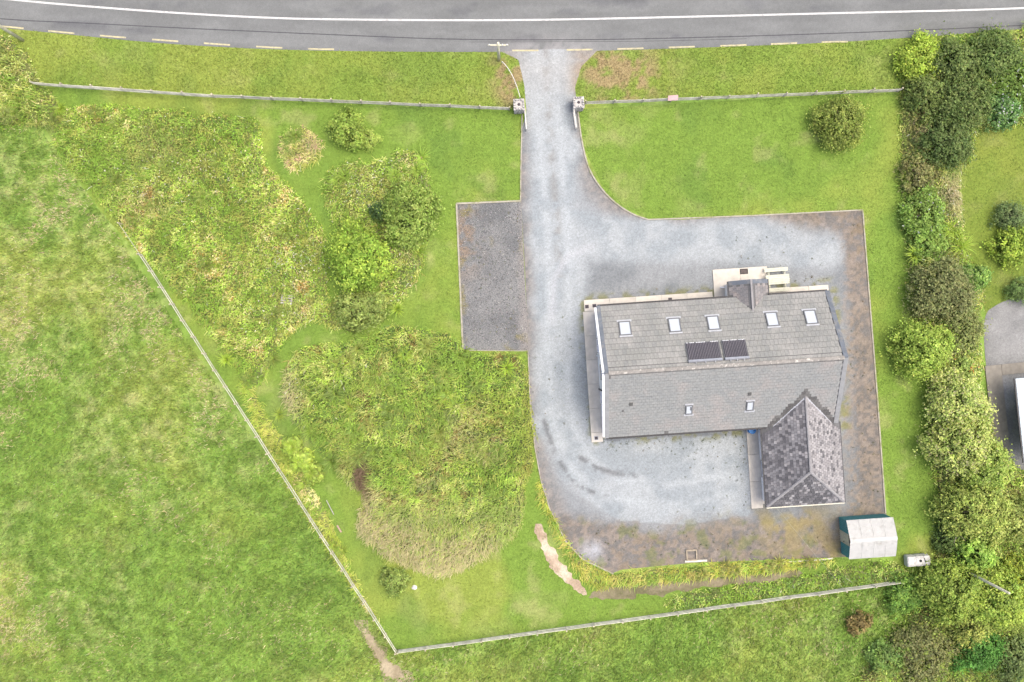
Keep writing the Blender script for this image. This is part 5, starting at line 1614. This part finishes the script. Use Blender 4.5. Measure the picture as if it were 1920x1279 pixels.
tree('shrub', 1735, 400, 44, 1.8, 'green leafy shrub with pale blossom midway down the hedge', MG, (.17, .24, .07), flower=(.5, .52, .45), ffrac=.03, squash=(.9, 1.2))
tree('shrub', 1745, 462, 36, 1.7, 'mixed green shrub beside the lime pampas tussocks', (.09, .135, .035), (.17, .23, .06))
tree('tree', 1772, 545, 62, 3.2, 'grey brown olive tree in the middle of the hedge', OL, OL2, cat='tree', squash=(.95, 1.0))
tree('shrub', 1828, 520, 26, 1.8, 'small fresh green shrub right of grey brown tree', (.08, .14, .04), (.19, .25, .07))
tree('shrub', 1802, 618, 44, 2.0, 'dull olive shrub beside the neighbour gravel yard', (.10, .115, .045), (.16, .17, .07), squash=(.9, 1.3))
tree('tree', 1734, 655, 53, 3.6, 'round bright green tree standing out over the side lawn', (.125, .172, .035), (.26, .31, .08), cat='tree')
tree('shrub', 1805, 690, 22, 1.6, 'shrub with a few red leaves above the flowering trees', (.12, .16, .05), (.2, .24, .08), third=((.42, .07, .03), .12))
tree('tree', 1800, 752, 56, 3.8, 'cream blossomed tree next below the round green tree', CR, CR2, flower=(.46, .44, .24), ffrac=.16, cat='tree', squash=(1, 1))
tree('tree', 1804, 838, 60, 3.9, 'cream blossomed tree middle of the flowering three', CR, (.3, .31, .12), flower=(.46, .43, .24), ffrac=.15, cat='tree', squash=(1, 1.05))
tree('tree', 1855, 880, 48, 3.6, 'yellow green half blossomed tree beside the concrete path', (.13, .175, .045), (.28, .32, .09), flower=(.42, .42, .2), ffrac=.06, cat='tree')
tree('tree', 1838, 960, 66, 4.2, 'wide olive green tree below the flowering trees', (.145, .175, .048), (.26, .28, .09), cat='tree')
tree('tree', 1905, 975, 46, 3.6, 'pale olive tree cut by the right edge', (.13, .155, .045), (.24, .25, .09), cat='tree')
tree('shrub', 1788, 1005, 34, 1.5, 'low dark shrub with bare pale twigs behind the tank', (.045, .07, .025), (.09, .12, .04))
tree('tree', 1830, 1040, 38, 3.0, 'spiky light green tree above the yellow tree', (.12, .19, .04), (.26, .33, .09), cat='tree', gap=.25, leaf=(.18, .34))
tree('tree', 1790, 1110, 58, 4.4, 'mid green tree at the corner of the bottom fence', (.125, .165, .038), (.23, .27, .065), cat='tree')
tree('tree', 1868, 1125, 64, 4.8, 'yellow tinged tree lowest on the right', YG, YG2, cat='tree')
tree('tree', 1915, 1090, 44, 4.0, 'yellow green tree touching the right frame edge', (.15, .19, .035), (.30, .31, .055), cat='tree')
tree('shrub', 1825, 1165, 46, 3.0, 'gold tipped shrub under the yellow tinged tree', (.13, .155, .045), (.235, .235, .07))
tree('shrub', 1838, 1215, 48, 2.4, 'glossy dark green shrub near the bottom right corner', (.042, .10, .022), (.08, .17, .04))
tree('shrub', 1905, 1235, 46, 2.2, 'dull green shrub in the bottom right corner', (.07, .095, .04), (.13, .16, .06))
tree('shrub', 1735, 1225, 62, 1.7, 'sprawling brown green scrub at the lower right', (.085, .09, .042), (.165, .165, .07), gap=.3, third=((.16, .2, .05), .12))
tree('shrub', 1665, 1235, 34, 1.3, 'green scrub left of the sprawling brown scrub', (.075, .12, .04), (.16, .22, .06))
tree('shrub', 1612, 1167, 21, 1.1, 'rusty red brown bush alone in the lower field', (.105, .08, .035), (.17, .13, .06), gap=.4)
tree('shrub', 1700, 1115, 36, 1.4, 'low green scrub where the bottom fence ends', (.07, .125, .03), (.16, .23, .05))
# neighbour's clipped shrubs
tree('shrub', 1898, 460, 36, 1.7, 'clipped lime green ball shrub in the neighbour lawn', (.12, .165, .03), (.24, .29, .055), leaf=(.12, .22))
tree('shrub', 1897, 408, 30, 1.4, 'clipped grey green shrub above the neighbour ball shrub', (.07, .10, .045), (.13, .165, .07), leaf=(.08, .15))
tree('shrub', 1915, 545, 24, 1.4, 'clipped dull shrub by the neighbour gravel at right edge', (.085, .125, .045), (.14, .19, .07), leaf=(.07, .13))

# bare twigs standing out of the thicket below the flowering trees
bp_ = W(1800, 1000, 1.6)
bt = empty('dead_branch', (bp_.x, bp_.y, 0)); tag(bt, 'bare pale dead branch poking up behind the tank', 'branch')
m = MB()
for a, l in ((.6, .9), (2.3, .8), (4.0, .9), (5.2, .6)):
    m.tube([(0, 0, .1), (math.cos(a) * l * .4, math.sin(a) * l * .4, 1.5), (math.cos(a) * l, math.sin(a) * l, 1.9)], [.05, .035, .012], 6)
m.build('twig', M_GREYBARK, bt)
